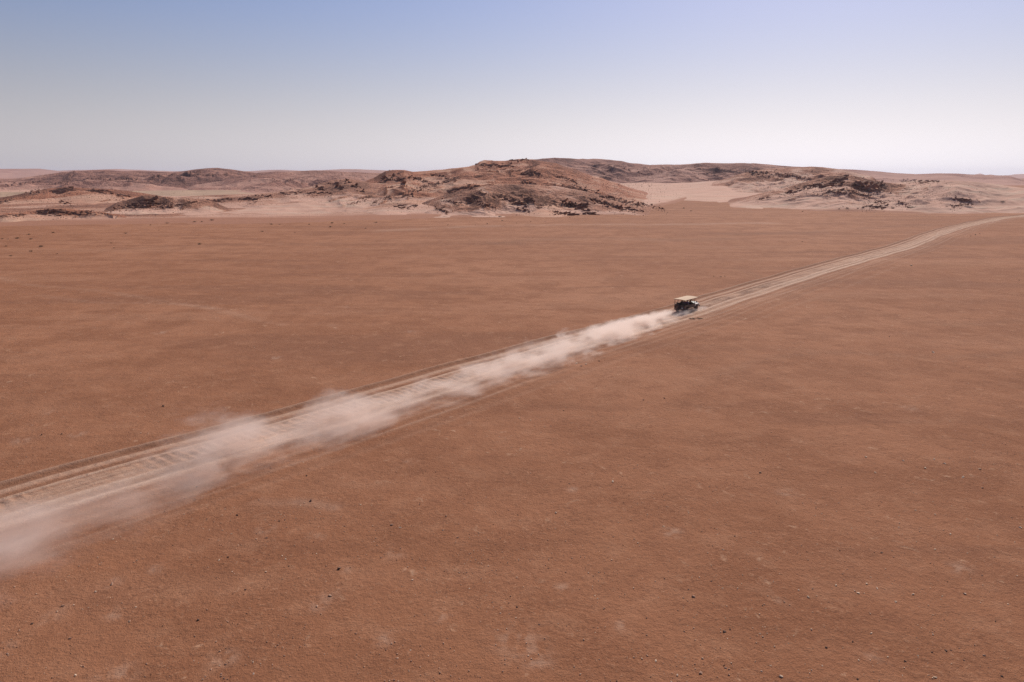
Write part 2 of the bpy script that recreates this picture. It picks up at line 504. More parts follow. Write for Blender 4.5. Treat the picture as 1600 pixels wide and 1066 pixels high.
road = put("road", grid_mesh("road", RX, RY, RZ, {"pale": np.clip(pale * edge, 0, 1) * 0.9, "dark": np.clip(dark * edge, 0, 0.8)}), MAT_GROUND)
tag(road, "pale dusty dirt road with ruts and washboard ripples", kind="structure")

# ------------------------------------------------------------------ hills: each ridge a terrain of its own
# crest: sight lines of the skyline of that ridge; R: distance of the crest, F: distance of the foot, all in metres
HILLS = [
 dict(label="farthest hazy blue ridge at the left end of the skyline", R=6500, F=5200, a=1.2, amp=.10, L=420, rock=.55, mat='far', cols=200, rows=26, back=1200,
      crest=[(-160, 268), (-60, 265), (0, 264), (60, 263.5), (90, 267), (110, 266), (140, 265.5), (180, 264), (220, 265.5), (262, 267.5), (300, 268), (345, 268), (390, 267.5), (420, 265.5), (440, 265.2), (470, 267), (505, 266), (535, 264.3), (560, 264.5), (590, 266), (640, 268), (720, 274)]),
 dict(label="long purplish brown mountain range with gullied flanks behind the left hills", R=1500, F=930, a=1.0, amp=.55, L=110, rag=.10, rock=.75, mat='far', cols=340, rows=70, back=700,
      crest=[(-220, 292), (-120, 284), (-40, 281), (0, 279), (30, 279), (60, 274), (90, 270), (115, 267.5), (140, 266), (165, 265), (190, 267), (215, 266.5), (240, 267.5), (270, 269), (290, 266.5), (305, 264), (325, 262), (340, 261.5), (355, 263), (380, 267), (400, 269.5), (425, 268), (450, 268), (480, 270), (530, 275)]),
 dict(label="rounded brown hill with stony slopes left of the central hill", R=1100, F=740, a=1.1, amp=.34, L=80, rock=.55, mat='far', cols=300, rows=70, back=400,
      crest=[(270, 291), (310, 288), (345, 283), (370, 279), (400, 276), (425, 271), (450, 268.5), (485, 266.3), (510, 266.8), (540, 268.5), (575, 270), (610, 270), (660, 274), (720, 280)]),
 dict(label="tan sandy flats rising behind the low left ridge", R=820, F=600, a=1.3, amp=.12, L=80, rock=.30, mat='tan', cols=200, rows=50, back=200,
      crest=[(-220, 306), (-60, 302), (0, 300), (80, 300), (160, 299), (240, 298), (300, 297), (350, 297), (400, 298), (460, 301), (540, 308)]),
 dict(label="broad pale pink sand apron at the foot of all the hills", R=1150, F=0, a=1.0, amp=.05, L=70, rock=.12, ru=(.5, 1.), mat='sand', cols=520, rows=150, back=150,
      foot=[(-300, 362), (-100, 359), (0, 356), (100, 354), (200, 352), (300, 350.5), (400, 350), (500, 348), (600, 345), (680, 342), (760, 341), (850, 338), (940, 335), (985, 333), (1020, 327), (1050, 319), (1080, 310), (1110, 303), (1150, 301), (1180, 304), (1210, 312), (1240, 320), (1300, 327), (1400, 325), (1480, 322), (1520, 317), (1545, 308), (1570, 298), (1700, 296)],
      crest=[(-300, 296), (0, 295.5), (400, 294), (600, 291), (800, 289), (1000, 290), (1100, 291), (1200, 290), (1400, 290), (1500, 292), (1560, 294.5), (1650, 296)]),
 dict(label="dark reddish rocky ridge low at the left edge", ru=(.25, .75), R=700, F=540, a=1.0, amp=.30, L=45, rock=.95, mat='red', cols=300, rows=70, back=160,
      crest=[(-200, 318), (-90, 312), (-30, 311), (0, 309), (18, 306), (35, 302), (55, 298), (80, 293.5), (103, 291.5), (125, 293.5), (150, 294), (175, 295), (200, 298), (225, 302), (250, 307), (290, 314), (330, 318)]),
 dict(label="small boulder strewn knob on the pale sand at the left", ru=(.25, .75), R=470, F=400, a=1.0, amp=.28, L=26, rock=.75, mat='sand', cols=200, rows=50, back=70,
      crest=[(140, 331), (165, 324), (185, 315), (205, 310), (225, 305), (240, 304), (255, 307), (275, 308), (300, 309), (330, 313), (370, 322)]),
 dict(label="low reddish rock rise in front of the left ridge", ru=(.4, .9), R=405, F=370, a=1.0, amp=.28, L=18, rock=.8, mat='red', cols=260, rows=40, back=45,
      crest=[(-170, 336), (-60, 334), (0, 332), (30, 331), (55, 327), (75, 325.5), (95, 325), (120, 326.5), (145, 330), (175, 333), (220, 337)]),
 dict(label="pale sand apron rising to the craggy ridge left of centre", R=640, F=318, a=1.5, amp=.24, L=46, rock=.85, ru=(.28, .8), mat='sand', cols=420, rows=120, back=220,
      crest=[(-260, 330), (-120, 326), (0, 322), (80, 321), (160, 318), (230, 313), (270, 311), (310, 307), (350, 305), (400, 303), (430, 300), (470, 294), (490, 290), (505, 285), (520, 281), (545, 279.5), (560, 282), (580, 286), (610, 287), (650, 285), (700, 280), (760, 290), (830, 306)]),
 dict(label="crag topped red hill forming the central summit", endmix=1, ru=(.10, .5), R=760, F=345, a=1.35, amp=.26, L=60, rock=.62, mat='red', cols=520, rows=150, back=260,
      crest=[(520, 300), (560, 288), (585, 277), (596, 270), (603, 266), (613, 264.5), (632, 264), (645, 267), (662, 266.5), (685, 264), (705, 262.5), (728, 260.5), (743, 257.5), (749, 253), (757, 250.5), (775, 250), (790, 249.5), (800, 247.5), (812, 246.5), (826, 247.5), (840, 250), (862, 254.5), (872, 256), (885, 261), (896, 263), (910, 269), (925, 275), (938, 277), (952, 283), (965, 286), (982, 293), (1000, 298), (1040, 311), (1080, 322)]),
 dict(label="dark rock banded knoll in front of the central hill", endmix=1, ru=(.10, .45), R=440, F=355, a=0.95, amp=.34, L=28, rock=.70, mat='sand', cols=420, rows=110, back=110,
      crest=[(600, 336), (640, 324), (670, 313), (700, 303), (730, 295), (760, 290), (790, 287.5), (830, 288), (870, 291), (900, 296), (930, 302), (960, 309), (985, 316), (1005, 322), (1040, 331)]),
 dict(label="long dark ridge on the skyline right of the central summit", R=1420, F=1090, a=1.0, amp=.34, L=110, rock=.62, mat='far', cols=420, rows=100, back=420,
      crest=[(760, 268), (800, 254), (825, 250), (845, 247.5), (870, 246), (885, 246), (905, 248), (940, 248), (975, 252), (1005, 256.5), (1035, 257), (1062, 257), (1085, 254.5), (1100, 253.5), (1130, 255), (1180, 255), (1195, 257), (1225, 258), (1255, 260), (1290, 262), (1330, 268), (1380, 276)]),
 dict(label="pale sand saddle between the central hill and the right knoll", R=1060, F=520, a=1.6, amp=.05, L=90, rock=.10, mat='sand', cols=240, rows=60, back=200,
      crest=[(860, 293), (940, 288), (1000, 285), (1040, 286), (1080, 285), (1120, 282), (1160, 279), (1200, 277), (1260, 277), (1330, 279), (1400, 281)]),
 dict(label="rocky shoulder with a sandy face behind the right knoll", ru=(.45, .85), R=960, F=690, a=1.2, amp=.34, L=60, rock=.62, mat='sand', cols=260, rows=80, back=240,
      crest=[(1075, 294), (1110, 286), (1140, 277), (1160, 270), (1180, 266), (1200, 264), (1230, 262), (1265, 260.5), (1285, 261), (1305, 263), (1325, 267), (1360, 275), (1400, 284)]),
 dict(label="pale knoll with dark crags on top at the right", endmix=-1, ru=(.40, .90), R=590, F=440, a=1.25, amp=.30, L=34, rock=.62, mat='sand', cols=420, rows=100, back=150,
      crest=[(1090, 324), (1130, 315), (1170, 307), (1205, 298), (1240, 289), (1270, 281), (1290, 276), (1305, 273.5), (1318, 272.5), (1332, 274), (1345, 276), (1360, 280), (1385, 285), (1405, 284), (1430, 281.5), (1470, 281), (1510, 283), (1550, 287), (1600, 294), (1660, 305)]),
 dict(label="low distant ridge running down to the right horizon", R=2700, F=1900, a=1.2, amp=.16, L=190, rock=.55, mat='far', cols=200, rows=40, back=800,
      crest=[(1230, 268), (1290, 264), (1310, 264), (1335, 265), (1375, 268), (1400, 270.5), (1430, 272), (1465, 270.7), (1495, 271), (1520, 272.6), (1560, 274), (1620, 275.3)]),
 dict(label="tiny hazy peaks on the horizon at the right edge", R=9500, F=8200, a=1.2, amp=.10, L=500, rock=.4, mat='far', cols=160, rows=24, back=1500,
      crest=[(1490, 274.6), (1515, 273), (1524, 271.2), (1531, 271), (1540, 273.6), (1548, 272.8), (1560, 274.6), (1575, 274), (1586, 272.4), (1598, 271.9), (1615, 272.8), (1640, 274), (1700, 275)]),
]
MATS = {'far': MAT_FAR, 'tan': MAT_TAN, 'sand': MAT_HILL, 'red': MAT_HILL_RED}

class Hill:
    def __init__(s, d, i):
        s.d = d; s.i = i
        c = np.array(d['crest'], float)
        ph, te = pol(c[:, 0], c[:, 1])
        s.ph, s.te = ph, te
        s.p0, s.p1 = ph[0], ph[-1]
    def h(s, ph, r):
        d = s.d
        x, y = r * np.sin(ph), r * np.cos(ph)
        L = d['L']
        wig = 1 + 0.10 * (fbm(ph * 14 + s.i * 5, ph * 0 + 2.0, 3, 100 + s.i) - 0.5) * 2
        R = d['R'] * wig
        F = d['F'] * (1 + 0.07 * (fbm(ph * 18 + s.i * 3, ph * 0 + 8.0, 3, 140 + s.i) - 0.5) * 2)
        if 'foot' in d:
            fx = np.array(d['foot'], float)
            fp, ft = pol(fx[:, 0], fx[:, 1])
            F = -CAM_H / np.interp(ph, fp, ft) * (1 + 0.02 * (fbm(ph * 40, ph * 0 + 8.0, 3, 140) - 0.5))
        te = np.interp(ph, s.ph, s.te)
        tes = sum(np.interp(ph + k * 0.011, s.ph, s.te) for k in range(-4, 5)) / 9
        u = np.clip((r - F) / np.maximum(R - F, 20), 0, 1)
        k = u ** 5
        Hc = np.maximum(CAM_H + R * (te * k + tes * (1 - k)), 0.0)
        front = Hc * u ** d['a']
        b = np.clip((r - R) / d['back'], 0, 1)
        hh = np.where(r <= R, front, Hc * (1 - sstep(0, 1, b)))
        n = ridged(x / L, y / L, 4, 200 + s.i, .45) - 0.66
        gul = ridged(x / (L * .9) + y / (L * 2.6), y / (L * 1.6), 3, 300 + s.i) - 0.6
        w = 4 * u * (1 - u) * (r <= R) + d.get('rag', 0.16) * u ** 3
        hh = hh + Hc * d['amp'] * (n * 1.5 + gul * 0.7) * np.clip(w, 0, 1)
        # ledges that dip to one side
        led = (x * 0.55 - y * 0.25 + hh * 2.2) / (L * 0.26) + 2.5 * fbm(x / L, y / L, 3, 77)
        saw = led - np.floor(led)
        hh = hh + Hc * d['amp'] * 0.40 * d['rock'] * (saw ** 3) * sstep(.4, .7, fbm(x / L / .8, y / L / .8, 3, 400 + s.i)) * np.clip(w, 0, 1) * sstep(.1, .4, u)
        ends = sstep(s.p0, s.p0 + 0.03, ph) * (1 - sstep(s.p1 - 0.03, s.p1, ph))
        if 'foot' in d: return np.where(r < F, -0.5, (hh + 0.45 * sstep(0, 25, r - F)) * ends - 0.12), u
        return hh * ends - 0.35, u

hills = [Hill(d, i) for i, d in enumerate(HILLS)]
for hl in hills:
    d = hl.d
    ph = np.linspace(hl.p0, hl.p1, int(d['cols'] * 1.1))
    r0, r1 = (d['F'] or 250) * 0.92, d['R'] * 1.11 + d['back']
    nf = int(d['rows'] * 1.9)
    rr = np.concatenate([np.linspace(r0, d['R'] * 1.06, nf), np.linspace(d['R'] * 1.06, r1, 14)[1:]])
    PHI, RRR = np.meshgrid(ph, rr)
    Z, U = hl.h(PHI, RRR)
    X, Y = RRR * np.sin(PHI), RRR * np.cos(PHI)
    gz = np.gradient(Z, axis=0) / np.maximum(np.gradient(RRR, axis=0), .01)
    gx = np.gradient(Z, axis=1) / np.maximum(RRR * (ph[1] - ph[0]), .01)
    slope = np.hypot(gz, gx)
    n = fbm(X / d['L'] / .9, Y / d['L'] / .9, 4, 500 + hl.i)
    ru = d.get('ru', (.02, .45))
    rk = d['rock'] * sstep(ru[0], ru[1], U) * 0.75 + (n - 0.5) * 1.0 + 0.9 * (slope - 0.35)
    rk = rk * (0.35 + d['rock'])
    if 'foot' in d:
        px_w = 1 - sstep(pol(600, 300)[0], pol(720, 300)[0], PHI)
        rk = rk + px_w * sstep(.02, .10, U) * (0.50 + 1.2 * (fbm(X / 45, Y / 45, 4, 611) - 0.45)) * (1 - 0.6 * sstep(.25, .4, U))
    plain = np.zeros_like(rk)
    if 'foot' in d:
        fx = np.array(d['foot'], float); fp, ft = pol(fx[:, 0], fx[:, 1])
        plain = 1 - sstep(0, 1, (RRR + CAM_H / np.interp(PHI, fp, ft)) / 95.0)
    if d.get('endmix', 0) < 0:
        rk = rk - 0.45 * sstep(pol(1385, 300)[0], pol(1440, 300)[0], PHI)
    if d.get('endmix'):
        plain = np.maximum(plain, 1 - sstep(0, .075, hl.p1 - PHI)) if d['endmix'] > 0 else np.maximum(plain, 1 - sstep(0, .075, PHI - hl.p0))
        plain = np.maximum(plain, (1 - sstep(0.0, 0.16, U)) * sstep(pol(880, 300)[0], pol(960, 300)[0], PHI))
    rk = np.clip(rk, 0, 1)
    hl.obj = put("hill", grid_mesh("hill", X, Y, Z, {"rock": rk, "plain": np.clip(plain, 0, 1)}), MATS[d['mat']])
    tag(hl.obj, d['label'], kind="structure")

_tab_ph = np.linspace(pol(-20, 290)[0], pol(1620, 290)[0], 900)
_tab_r = np.concatenate([np.linspace(60, 300, 40), np.linspace(303, 1000, 300), np.linspace(1008, 3200, 150)])
_tab = np.zeros((len(_tab_ph), len(_tab_r)))
for hl in hills:
    i_ = np.where((_tab_ph > hl.p0) & (_tab_ph < hl.p1))[0]
    j_ = np.where((_tab_r > hl.d['F'] * .9) & (_tab_r < hl.d['R'] * 1.12 + hl.d['back']))[0]
    if len(i_) and len(j_):
        PHI, RRR = np.meshgrid(_tab_ph[i_], _tab_r[j_], indexing='ij')
        ix = np.ix_(i_, j_)
        _tab[ix] = np.maximum(_tab[ix], hl.h(PHI, RRR)[0])

def cast(px, py):                                   # where a sight line meets the hills or the plain
    px = np.atleast_1d(np.asarray(px, float)); py = np.atleast_1d(np.asarray(py, float))
    ph, te = pol(px, py)
    f = np.clip(np.interp(ph, _tab_ph, np.arange(len(_tab_ph))), 0, len(_tab_ph) - 1.001)
    i = f.astype(int); w = (f - i)[:, None]
    top = _tab[i] * (1 - w) + _tab[i + 1] * w
    hit = CAM_H + _tab_r[None] * te[:, None] <= top
    ok = hit.any(1)
    j = hit.argmax(1)
    k = np.arange(len(px))
    j0 = np.maximum(j - 1, 0)
    d1 = CAM_H + _tab_r[j] * te - top[k, j]; d0 = CAM_H + _tab_r[j0] * te - top[k, j0]
    q = np.where(np.abs(d0 - d1) > 1e-6, np.clip(d0 / np.where(np.abs(d0 - d1) > 1e-6, d0 - d1, 1), 0, 1), 1)
    r = _tab_r[j0] + (_tab_r[j] - _tab_r[j0]) * q
    z = top[k, j0] + (top[k, j] - top[k, j0]) * q
    return r * np.sin(ph), r * np.cos(ph), z, ok

# ------------------------------------------------------------------ rocks
def rock_mesh(name, seed, mat, sx=1.0, sy=1.0, sz=1.0, npts=15, box=0.6):
    rd = random.Random(seed)
    bm = bmesh.new()
    for k in range(npts):
        v = Vector((rd.gauss(0, 1), rd.gauss(0, 1), rd.gauss(0, 1))).normalized()
        m = max(abs(v.x), abs(v.y), abs(v.z))
        v = v * (1 - box) + v / m * box * 0.85
        v *= rd.uniform(0.8, 1.1)
        bm.verts.new((v.x * sx, v.y * sy, v.z * sz))
    r = bmesh.ops.convex_hull(bm, input=bm.verts)
    bmesh.ops.delete(bm, geom=[g for g in r['geom_interior'] if isinstance(g, bmesh.types.BMVert)], context='VERTS')
    me = bpy.data.meshes.new(name)
    bm.to_mesh(me); bm.free()
    me.materials.append(mat)
    return me

slabs = [rock_mesh("rock", 100 + k, MAT_ROCK, 1.0, 0.55, 0.62, 16, 0.7) for k in range(10)]
slabs_pale = [rock_mesh("rock", 150 + k, MAT_ROCK_PALE, 1.0, 0.65, 0.6, 16, 0.6) for k in range(5)]
def raw(me):
    co = np.empty(len(me.vertices) * 3, np.float32); me.vertices.foreach_get('co', co)
    me.calc_loop_triangles()
    tri = np.empty(len(me.loop_triangles) * 3, np.int32); me.loop_triangles.foreach_get('vertices', tri)
    return co.reshape(-1, 3), tri.reshape(-1, 3)

def scatter_mesh(name, shapes, pos, size, rot, mat, tilt=None):
    """many small stones joined into one mesh"""
    V, Fc, off = [], [], 0
    raws = [raw(s) for s in shapes]
    pick = rng.integers(0, len(raws), len(pos))
    for k in range(len(raws)):
        ii = np.where(pick == k)[0]
        if len(ii) == 0: continue
        co, tri = raws[k]
        c, s = np.cos(rot[ii])[:, None], np.sin(rot[ii])[:, None]
        x = co[None, :, 0] * size[ii][:, None]; y = co[None, :, 1] * size[ii][:, None]; z = co[None, :, 2] * size[ii][:, None]
        if tilt is not None:
            ct, st = np.cos(tilt[ii])[:, None], np.sin(tilt[ii])[:, None]
            x, z = x * ct + z * st, -x * st + z * ct
        X = x * c - y * s + pos[ii][:, 0:1]; Y = x * s + y * c + pos[ii][:, 1:2]; Z = z + pos[ii][:, 2:3]
        V.append(np.stack([X, Y, Z], -1).reshape(-1, 3))
        n = len(co)
        Fc.append((tri[None] + (np.arange(len(ii)) * n)[:, None, None] + off).reshape(-1, 3))
        off += n * len(ii)
    V = np.concatenate(V).astype(np.float32); Fc = np.concatenate(Fc).astype(np.int32)
    me = bpy.data.meshes.new(name)
    me.vertices.add(len(V)); me.vertices.foreach_set('co', V.ravel())
    me.loops.add(Fc.size); me.loops.foreach_set('vertex_index', Fc.ravel())
    me.polygons.add(len(Fc)); me.polygons.foreach_set('loop_start', np.arange(0, Fc.size, 3, dtype=np.int32))
    me.materials.append(mat)
    me.update(calc_edges=True)
    return me

# outcrops: (x0, y0, x1, y1 of the exposed edge as seen, thickness in pixels, label)
OUTCROPS = [
 (730, 309, 775, 324, 5, "long dark ledge slanting down the left half of the banded knoll"),
 (772, 305, 792, 309, 5, "short black outcrop high on the banded knoll, left of its middle"),
 (797, 312, 822, 321, 5, "slanting dark ledge on the middle of the banded knoll"),
 (812, 302, 830, 309, 4, "upper middle dark outcrop near the top of the banded knoll"),
 (820, 310, 834, 312, 4, "small dark outcrop under the upper middle ledge of the banded knoll"),
 (841, 319, 859, 322, 6, "blocky black outcrop just right of the banded knoll's middle"),
 (805, 326, 827, 329, 4, "low dark ledge near the foot of the banded knoll's middle"),
 (865, 331, 900, 334, 6, "black ledge along the foot of the banded knoll, right of middle"),
 (877, 316, 920, 325, 8, "widest dark rock mass on the right half of the banded knoll"),
 (912, 330, 935, 334, 6, "black outcrop at the foot of the banded knoll, right of the foot ledge"),
 (895, 289, 937, 302, 5, "upper stretch of the long ridge line descending right from the central hill"),
 (937, 304, 1005, 321, 7, "middle stretch of the long dark ridge line descending to the right"),
 (995, 317, 1037, 325, 4, "lowest tail of the long ridge line where it meets the plain"),
 (922, 311, 970, 325, 6, "dark slanting rock band at the right end of the banded knoll"),
 (970, 324, 1005, 330, 5, "rightmost low ledge of the banded knoll beside the plain"),
 (680, 322, 700, 333, 5, "scattered dark boulders at the left foot of the banded knoll"),
 (690, 312, 720, 318, 4, "broken grey ledge on the left flank of the banded knoll"),
 (702, 298, 745, 290, 5, "rising dark rock band above the banded knoll's left shoulder"),
 (815, 271, 840, 269, 5, "dark outcrop high on the red face below the central summit"),
 (815, 284, 835, 286, 4, "dark outcrop halfway down the red face of the central hill"),
 (870, 274, 900, 284, 4, "brown broken ledge right of the red face of the central hill"),
 (745, 257, 800, 259, 5, "dark stepped crag on the skyline at the left of the central summit"),
 (800, 251, 826, 250, 4, "thin dark rim of rock on the central summit skyline"),
 (597, 276, 631, 279, 9, "bold dark crag at the left end of the central hill's skyline"),
 (640, 274, 668, 284, 6, "pair of dark slanting ribs right of the bold skyline crag"),
 (672, 272, 700, 277, 4, "thin broken rib on the upper left slope of the central hill"),
 (632, 302, 675, 287, 5, "rocky spur climbing right on the central hill's left slope"),
 (676, 290, 716, 276, 5, "upper part of the rocky spur on the central hill's left slope"),
 (492, 293, 506, 296, 6, "dark blocky outcrop low on the craggy ridge left of centre"),
 (514, 284, 537, 295, 7, "darkest slanting crag on the ridge left of centre"),
 (540, 281, 567, 296, 7, "tall ribbed crag at the top of the ridge left of centre"),
 (480, 301, 520, 302, 4, "low broken rocks under the darkest crag left of centre"),
 (400, 306, 426, 306, 4, "flat dark red ledge at the left end of the craggy ridge"),
 (440, 303, 470, 299, 4, "row of dark blocks leading up to the craggy ridge"),
 (582, 316, 613, 306, 4, "grey rock rib on the pale sand slope left of the banded knoll"),
 (620, 323, 650, 321, 5, "small grey outcrop on the sand at the left of the banded knoll"),
 (545, 318, 575, 312, 3, "thin grey rib low on the pale sand slope left of centre"),
 (0, 314, 18, 312, 6, "black outcrop at the left edge of the photo"),
 (85, 299, 116, 295, 7, "dark crag on top of the low left ridge"),
 (40, 303, 70, 297, 5, "dark rocks climbing the left side of the low left ridge"),
 (140, 297, 175, 300, 4, "broken dark rocks right of the crag on the low left ridge"),
 (184, 305, 203, 305, 5, "dark outcrop at the right end of the low left ridge"),
 (95, 315, 113, 319, 5, "small dark outcrop at the foot of the low left ridge"),
 (204, 321, 242, 317, 8, "dark boulders on the middle of the stony knob at the left"),
 (174, 328, 200, 320, 6, "dark boulders on the left side of the stony knob"),
 (245, 318, 268, 322, 5, "brown boulders on the right side of the stony knob"),
 (60, 332, 96, 330, 6, "dark red ledge on the low rise in front of the left ridge"),
 (0, 336, 38, 335, 4, "thin red ledge on the low rise at the left edge"),
 (100, 332, 142, 332, 4, "red broken ledge at the right end of the low rise"),
 (268, 322, 302, 316, 5, "dark rocks between the stony knob and the red ledges"),
 (318, 315, 362, 311, 4, "long dark red ledge above the pale sand right of the stony knob"),
 (374, 311, 402, 311, 5, "dark red blocks at the end of the long red ledge"),
 (1292, 298, 1306, 299, 4, "small black ledge on the sand face of the right knoll"),
 (1311, 297, 1360, 306, 4, "thin black ledge slanting across the right knoll's sand face"),
 (1290, 289, 1323, 275, 8, "dark crag climbing to the top of the right knoll"),
 (1337, 284, 1384, 292, 8, "broad dark crag right of the right knoll's top"),
 (1333, 293, 1372, 298, 4, "broken dark ledge under the broad crag of the right knoll"),
 (1230, 300, 1285, 286, 5, "line of brown rocks up the left shoulder of the right knoll"),
 (1185, 311, 1202, 307, 3, "small brown rocks at the left end of the right knoll"),
 (1348, 323, 1386, 322, 5, "low black ledge at the foot of the right knoll"),
 (1366, 315, 1387, 316, 3, "small dark ledge just above the foot ledge of the right knoll"),
 (1403, 315, 1419, 320, 4, "short dark ledge on the sand right of the right knoll's foot"),
 (1410, 282, 1435, 282, 4, "dark rocks on the skyline of the sand rise right of the knoll"),
 (1437, 283, 1466, 283, 3, "thin dark rim on the sand rise farther right of the knoll"),
 (1490, 310, 1518, 313, 4, "brown ledge near the right end of the sand rise"),
 (1488, 321, 1518, 318, 4, "brown ledge at the foot of the sand rise's right end"),
 (1165, 268, 1202, 271, 4, "dark rocks on top of the shoulder behind the right knoll"),
 (1210, 271, 1250, 276, 3, "brown rocks on the slope of the shoulder behind the right knoll"),
]
rub_pos, rub_size = [], []
rd = random.Random(5)
for (x0, y0, x1, y1, th, label) in OUTCROPS:
    length = math.hypot(x1 - x0, y1 - y0)
    n = max(8, int(length / 1.25))
    ts = np.linspace(0, 1, n)
    px = x0 + (x1 - x0) * ts + np.array([rd.uniform(-1.2, 1.2) for _ in ts])
    py = y0 + (y1 - y0) * ts + np.array([rd.gauss(0, th * .34) for _ in ts]) + th * 0.25
    X, Y, Z, ok = cast(px, py)
    if ok.sum() < 2: continue
    med = np.median(np.hypot(X[ok], Y[ok]))
    ok &= np.abs(np.hypot(X, Y) - med) < 0.18 * med
    if ok.sum() < 2: continue
    c = (float(X[ok].mean()), float(Y[ok].mean()), float(Z[ok].mean()))
    root = empty("rock_outcrop", c)
    tag(root, label, "rock outcrop", "dark rock outcrops on the hills")
    base_rot = math.atan2(Y[ok][-1] - Y[ok][0], X[ok][-1] - X[ok][0])
    for k in np.where(ok)[0]:
        r = math.hypot(X[k], Y[k])
        mpp = r / FPX
        sz = th * mpp * rd.choice((.22, .3, .38, .48, .62))
        o = put("rock", rd.choice(slabs), None, root)
        o.location = (X[k] - c[0], Y[k] - c[1], Z[k] - c[2] + sz * .05)
        o.scale = (sz * rd.uniform(1.2, 2.7), sz * rd.uniform(.8, 1.4), sz * rd.uniform(.6, 1.1))
        o.rotation_euler = (rd.gauss(0, .25), rd.gauss(-.15, .22), rd.gauss(0, .28) + base_rot)
    m = int(length * 4.0)
    for _ in range(m):
        t = rd.uniform(-.12, 1.12)
        rub_pos.append((x0 + (x1 - x0) * t + rd.gauss(0, th * .6), y0 + (y1 - y0) * t + rd.gauss(0, th * .8) + th * .4))
        rub_size.append(abs(rd.gauss(0, .45)) + .28)
# loose zones of stones: centre, radii, count
for (cx, cy, rx, ry, cnt) in [(800, 315, 130, 20, 1100), (930, 316, 80, 12, 500), (690, 300, 60, 18, 500), (740, 275, 90, 14, 420), (860, 275, 80, 14, 620), (930, 286, 70, 14, 600), (790, 262, 60, 10, 300), (960, 300, 60, 12, 400),
                              (530, 292, 70, 14, 550), (450, 305, 60, 8, 260), (620, 316, 60, 12, 300), (60, 310, 80, 14, 420), (150, 303, 70, 10, 300),
                              (225, 316, 50, 12, 520), (70, 332, 90, 6, 300), (310, 314, 70, 8, 260), (1330, 290, 70, 16, 650), (1430, 302, 90, 18, 420),
                              (1230, 292, 60, 12, 260), (1220, 270, 70, 8, 260), (1380, 318, 70, 7, 200), (640, 275, 50, 10, 200), (1050, 270, 120, 12, 350), (1000, 300, 60, 12, 200)]:
    for _ in range(cnt * 2):
        rub_pos.append((rd.gauss(cx, rx * .55), rd.gauss(cy, ry * .6)))
        rub_size.append(abs(rd.gauss(0, .32)) + .2)
rp = np.array(rub_pos); rs_ = np.array(rub_size)
X, Y, Z, ok = cast(rp[:, 0], rp[:, 1])
dist = np.hypot(X, Y)
ok &= dist < 2200
n = int(ok.sum())
half = rng.random(n) < 0.62
pos = np.stack([X, Y, Z], 1)[ok]
sz = rs_[ok] * dist[ok] / FPX
rot = rng.uniform(0, 6.28, n); til = rng.normal(0, .3, n)
for msk, shp, mat, lab in ((half, slabs, MAT_ROCK, "dark broken rocks strewn over the hill slopes"), (~half, slabs_pale, MAT_ROCK_PALE, "pale broken rocks strewn over the hill slopes")):
    o = put("rubble", scatter_mesh("rubble", shp, pos[msk], sz[msk] * (1.0 if mat is MAT_ROCK else .8), rot[msk], mat, til[msk]))
    tag(o, lab, "rubble", kind="stuff")

# ------------------------------------------------------------------ stones on the plain
stone_w = [rock_mesh("stone", 300 + k, MAT_STONE_W, 1.0, .75, .6, 13, .4) for k in range(6)]
stone_d = [rock_mesh("stone", 340 + k, MAT_STONE_D, 1.0, .8, .7, 13, .45) for k in range(6)]
stone_b = [rock_mesh("stone", 380 + k, MAT_STONE_B, 1.0, .8, .6, 13, .45) for k in range(6)]
def stone(px, py, wpx, kind):
    g = ground_at(px, py)
    lt_ = float(road_dist(np.array([[g[0]]]), np.array([[g[1]]]))[0, 0])
    if -4.4 < lt_ < 4.6: return
    z = float(ground_h(np.array([[g[0]]]), np.array([[g[1]]]))[0, 0])
    r = math.sqrt(g[0] ** 2 + g[1] ** 2 + CAM_H ** 2)
    s = wpx * r / FPX / 2
    o = put("stone", rd.choice({'w': stone_w, 'd': stone_d, 'b': stone_b}[kind]))
    o.location = (g[0], g[1], z + s * .22)
    o.scale = (s * rd.uniform(.9, 1.25), s * rd.uniform(.8, 1.1), s * rd.uniform(.7, 1.0))
    o.rotation_euler = (rd.gauss(0, .15), rd.gauss(0, .15), rd.uniform(0, 6.28))
    lab = {'w': "small pale stone lying on the red gravel plain", 'd': "small dark stone lying on the red gravel plain", 'b': "small brown stone lying on the red gravel plain"}[kind]
    tag(o, lab, "stone", {'w': "pale stones on the plain", 'd': "dark stones on the plain", 'b': "brown stones on the plain"}[kind])
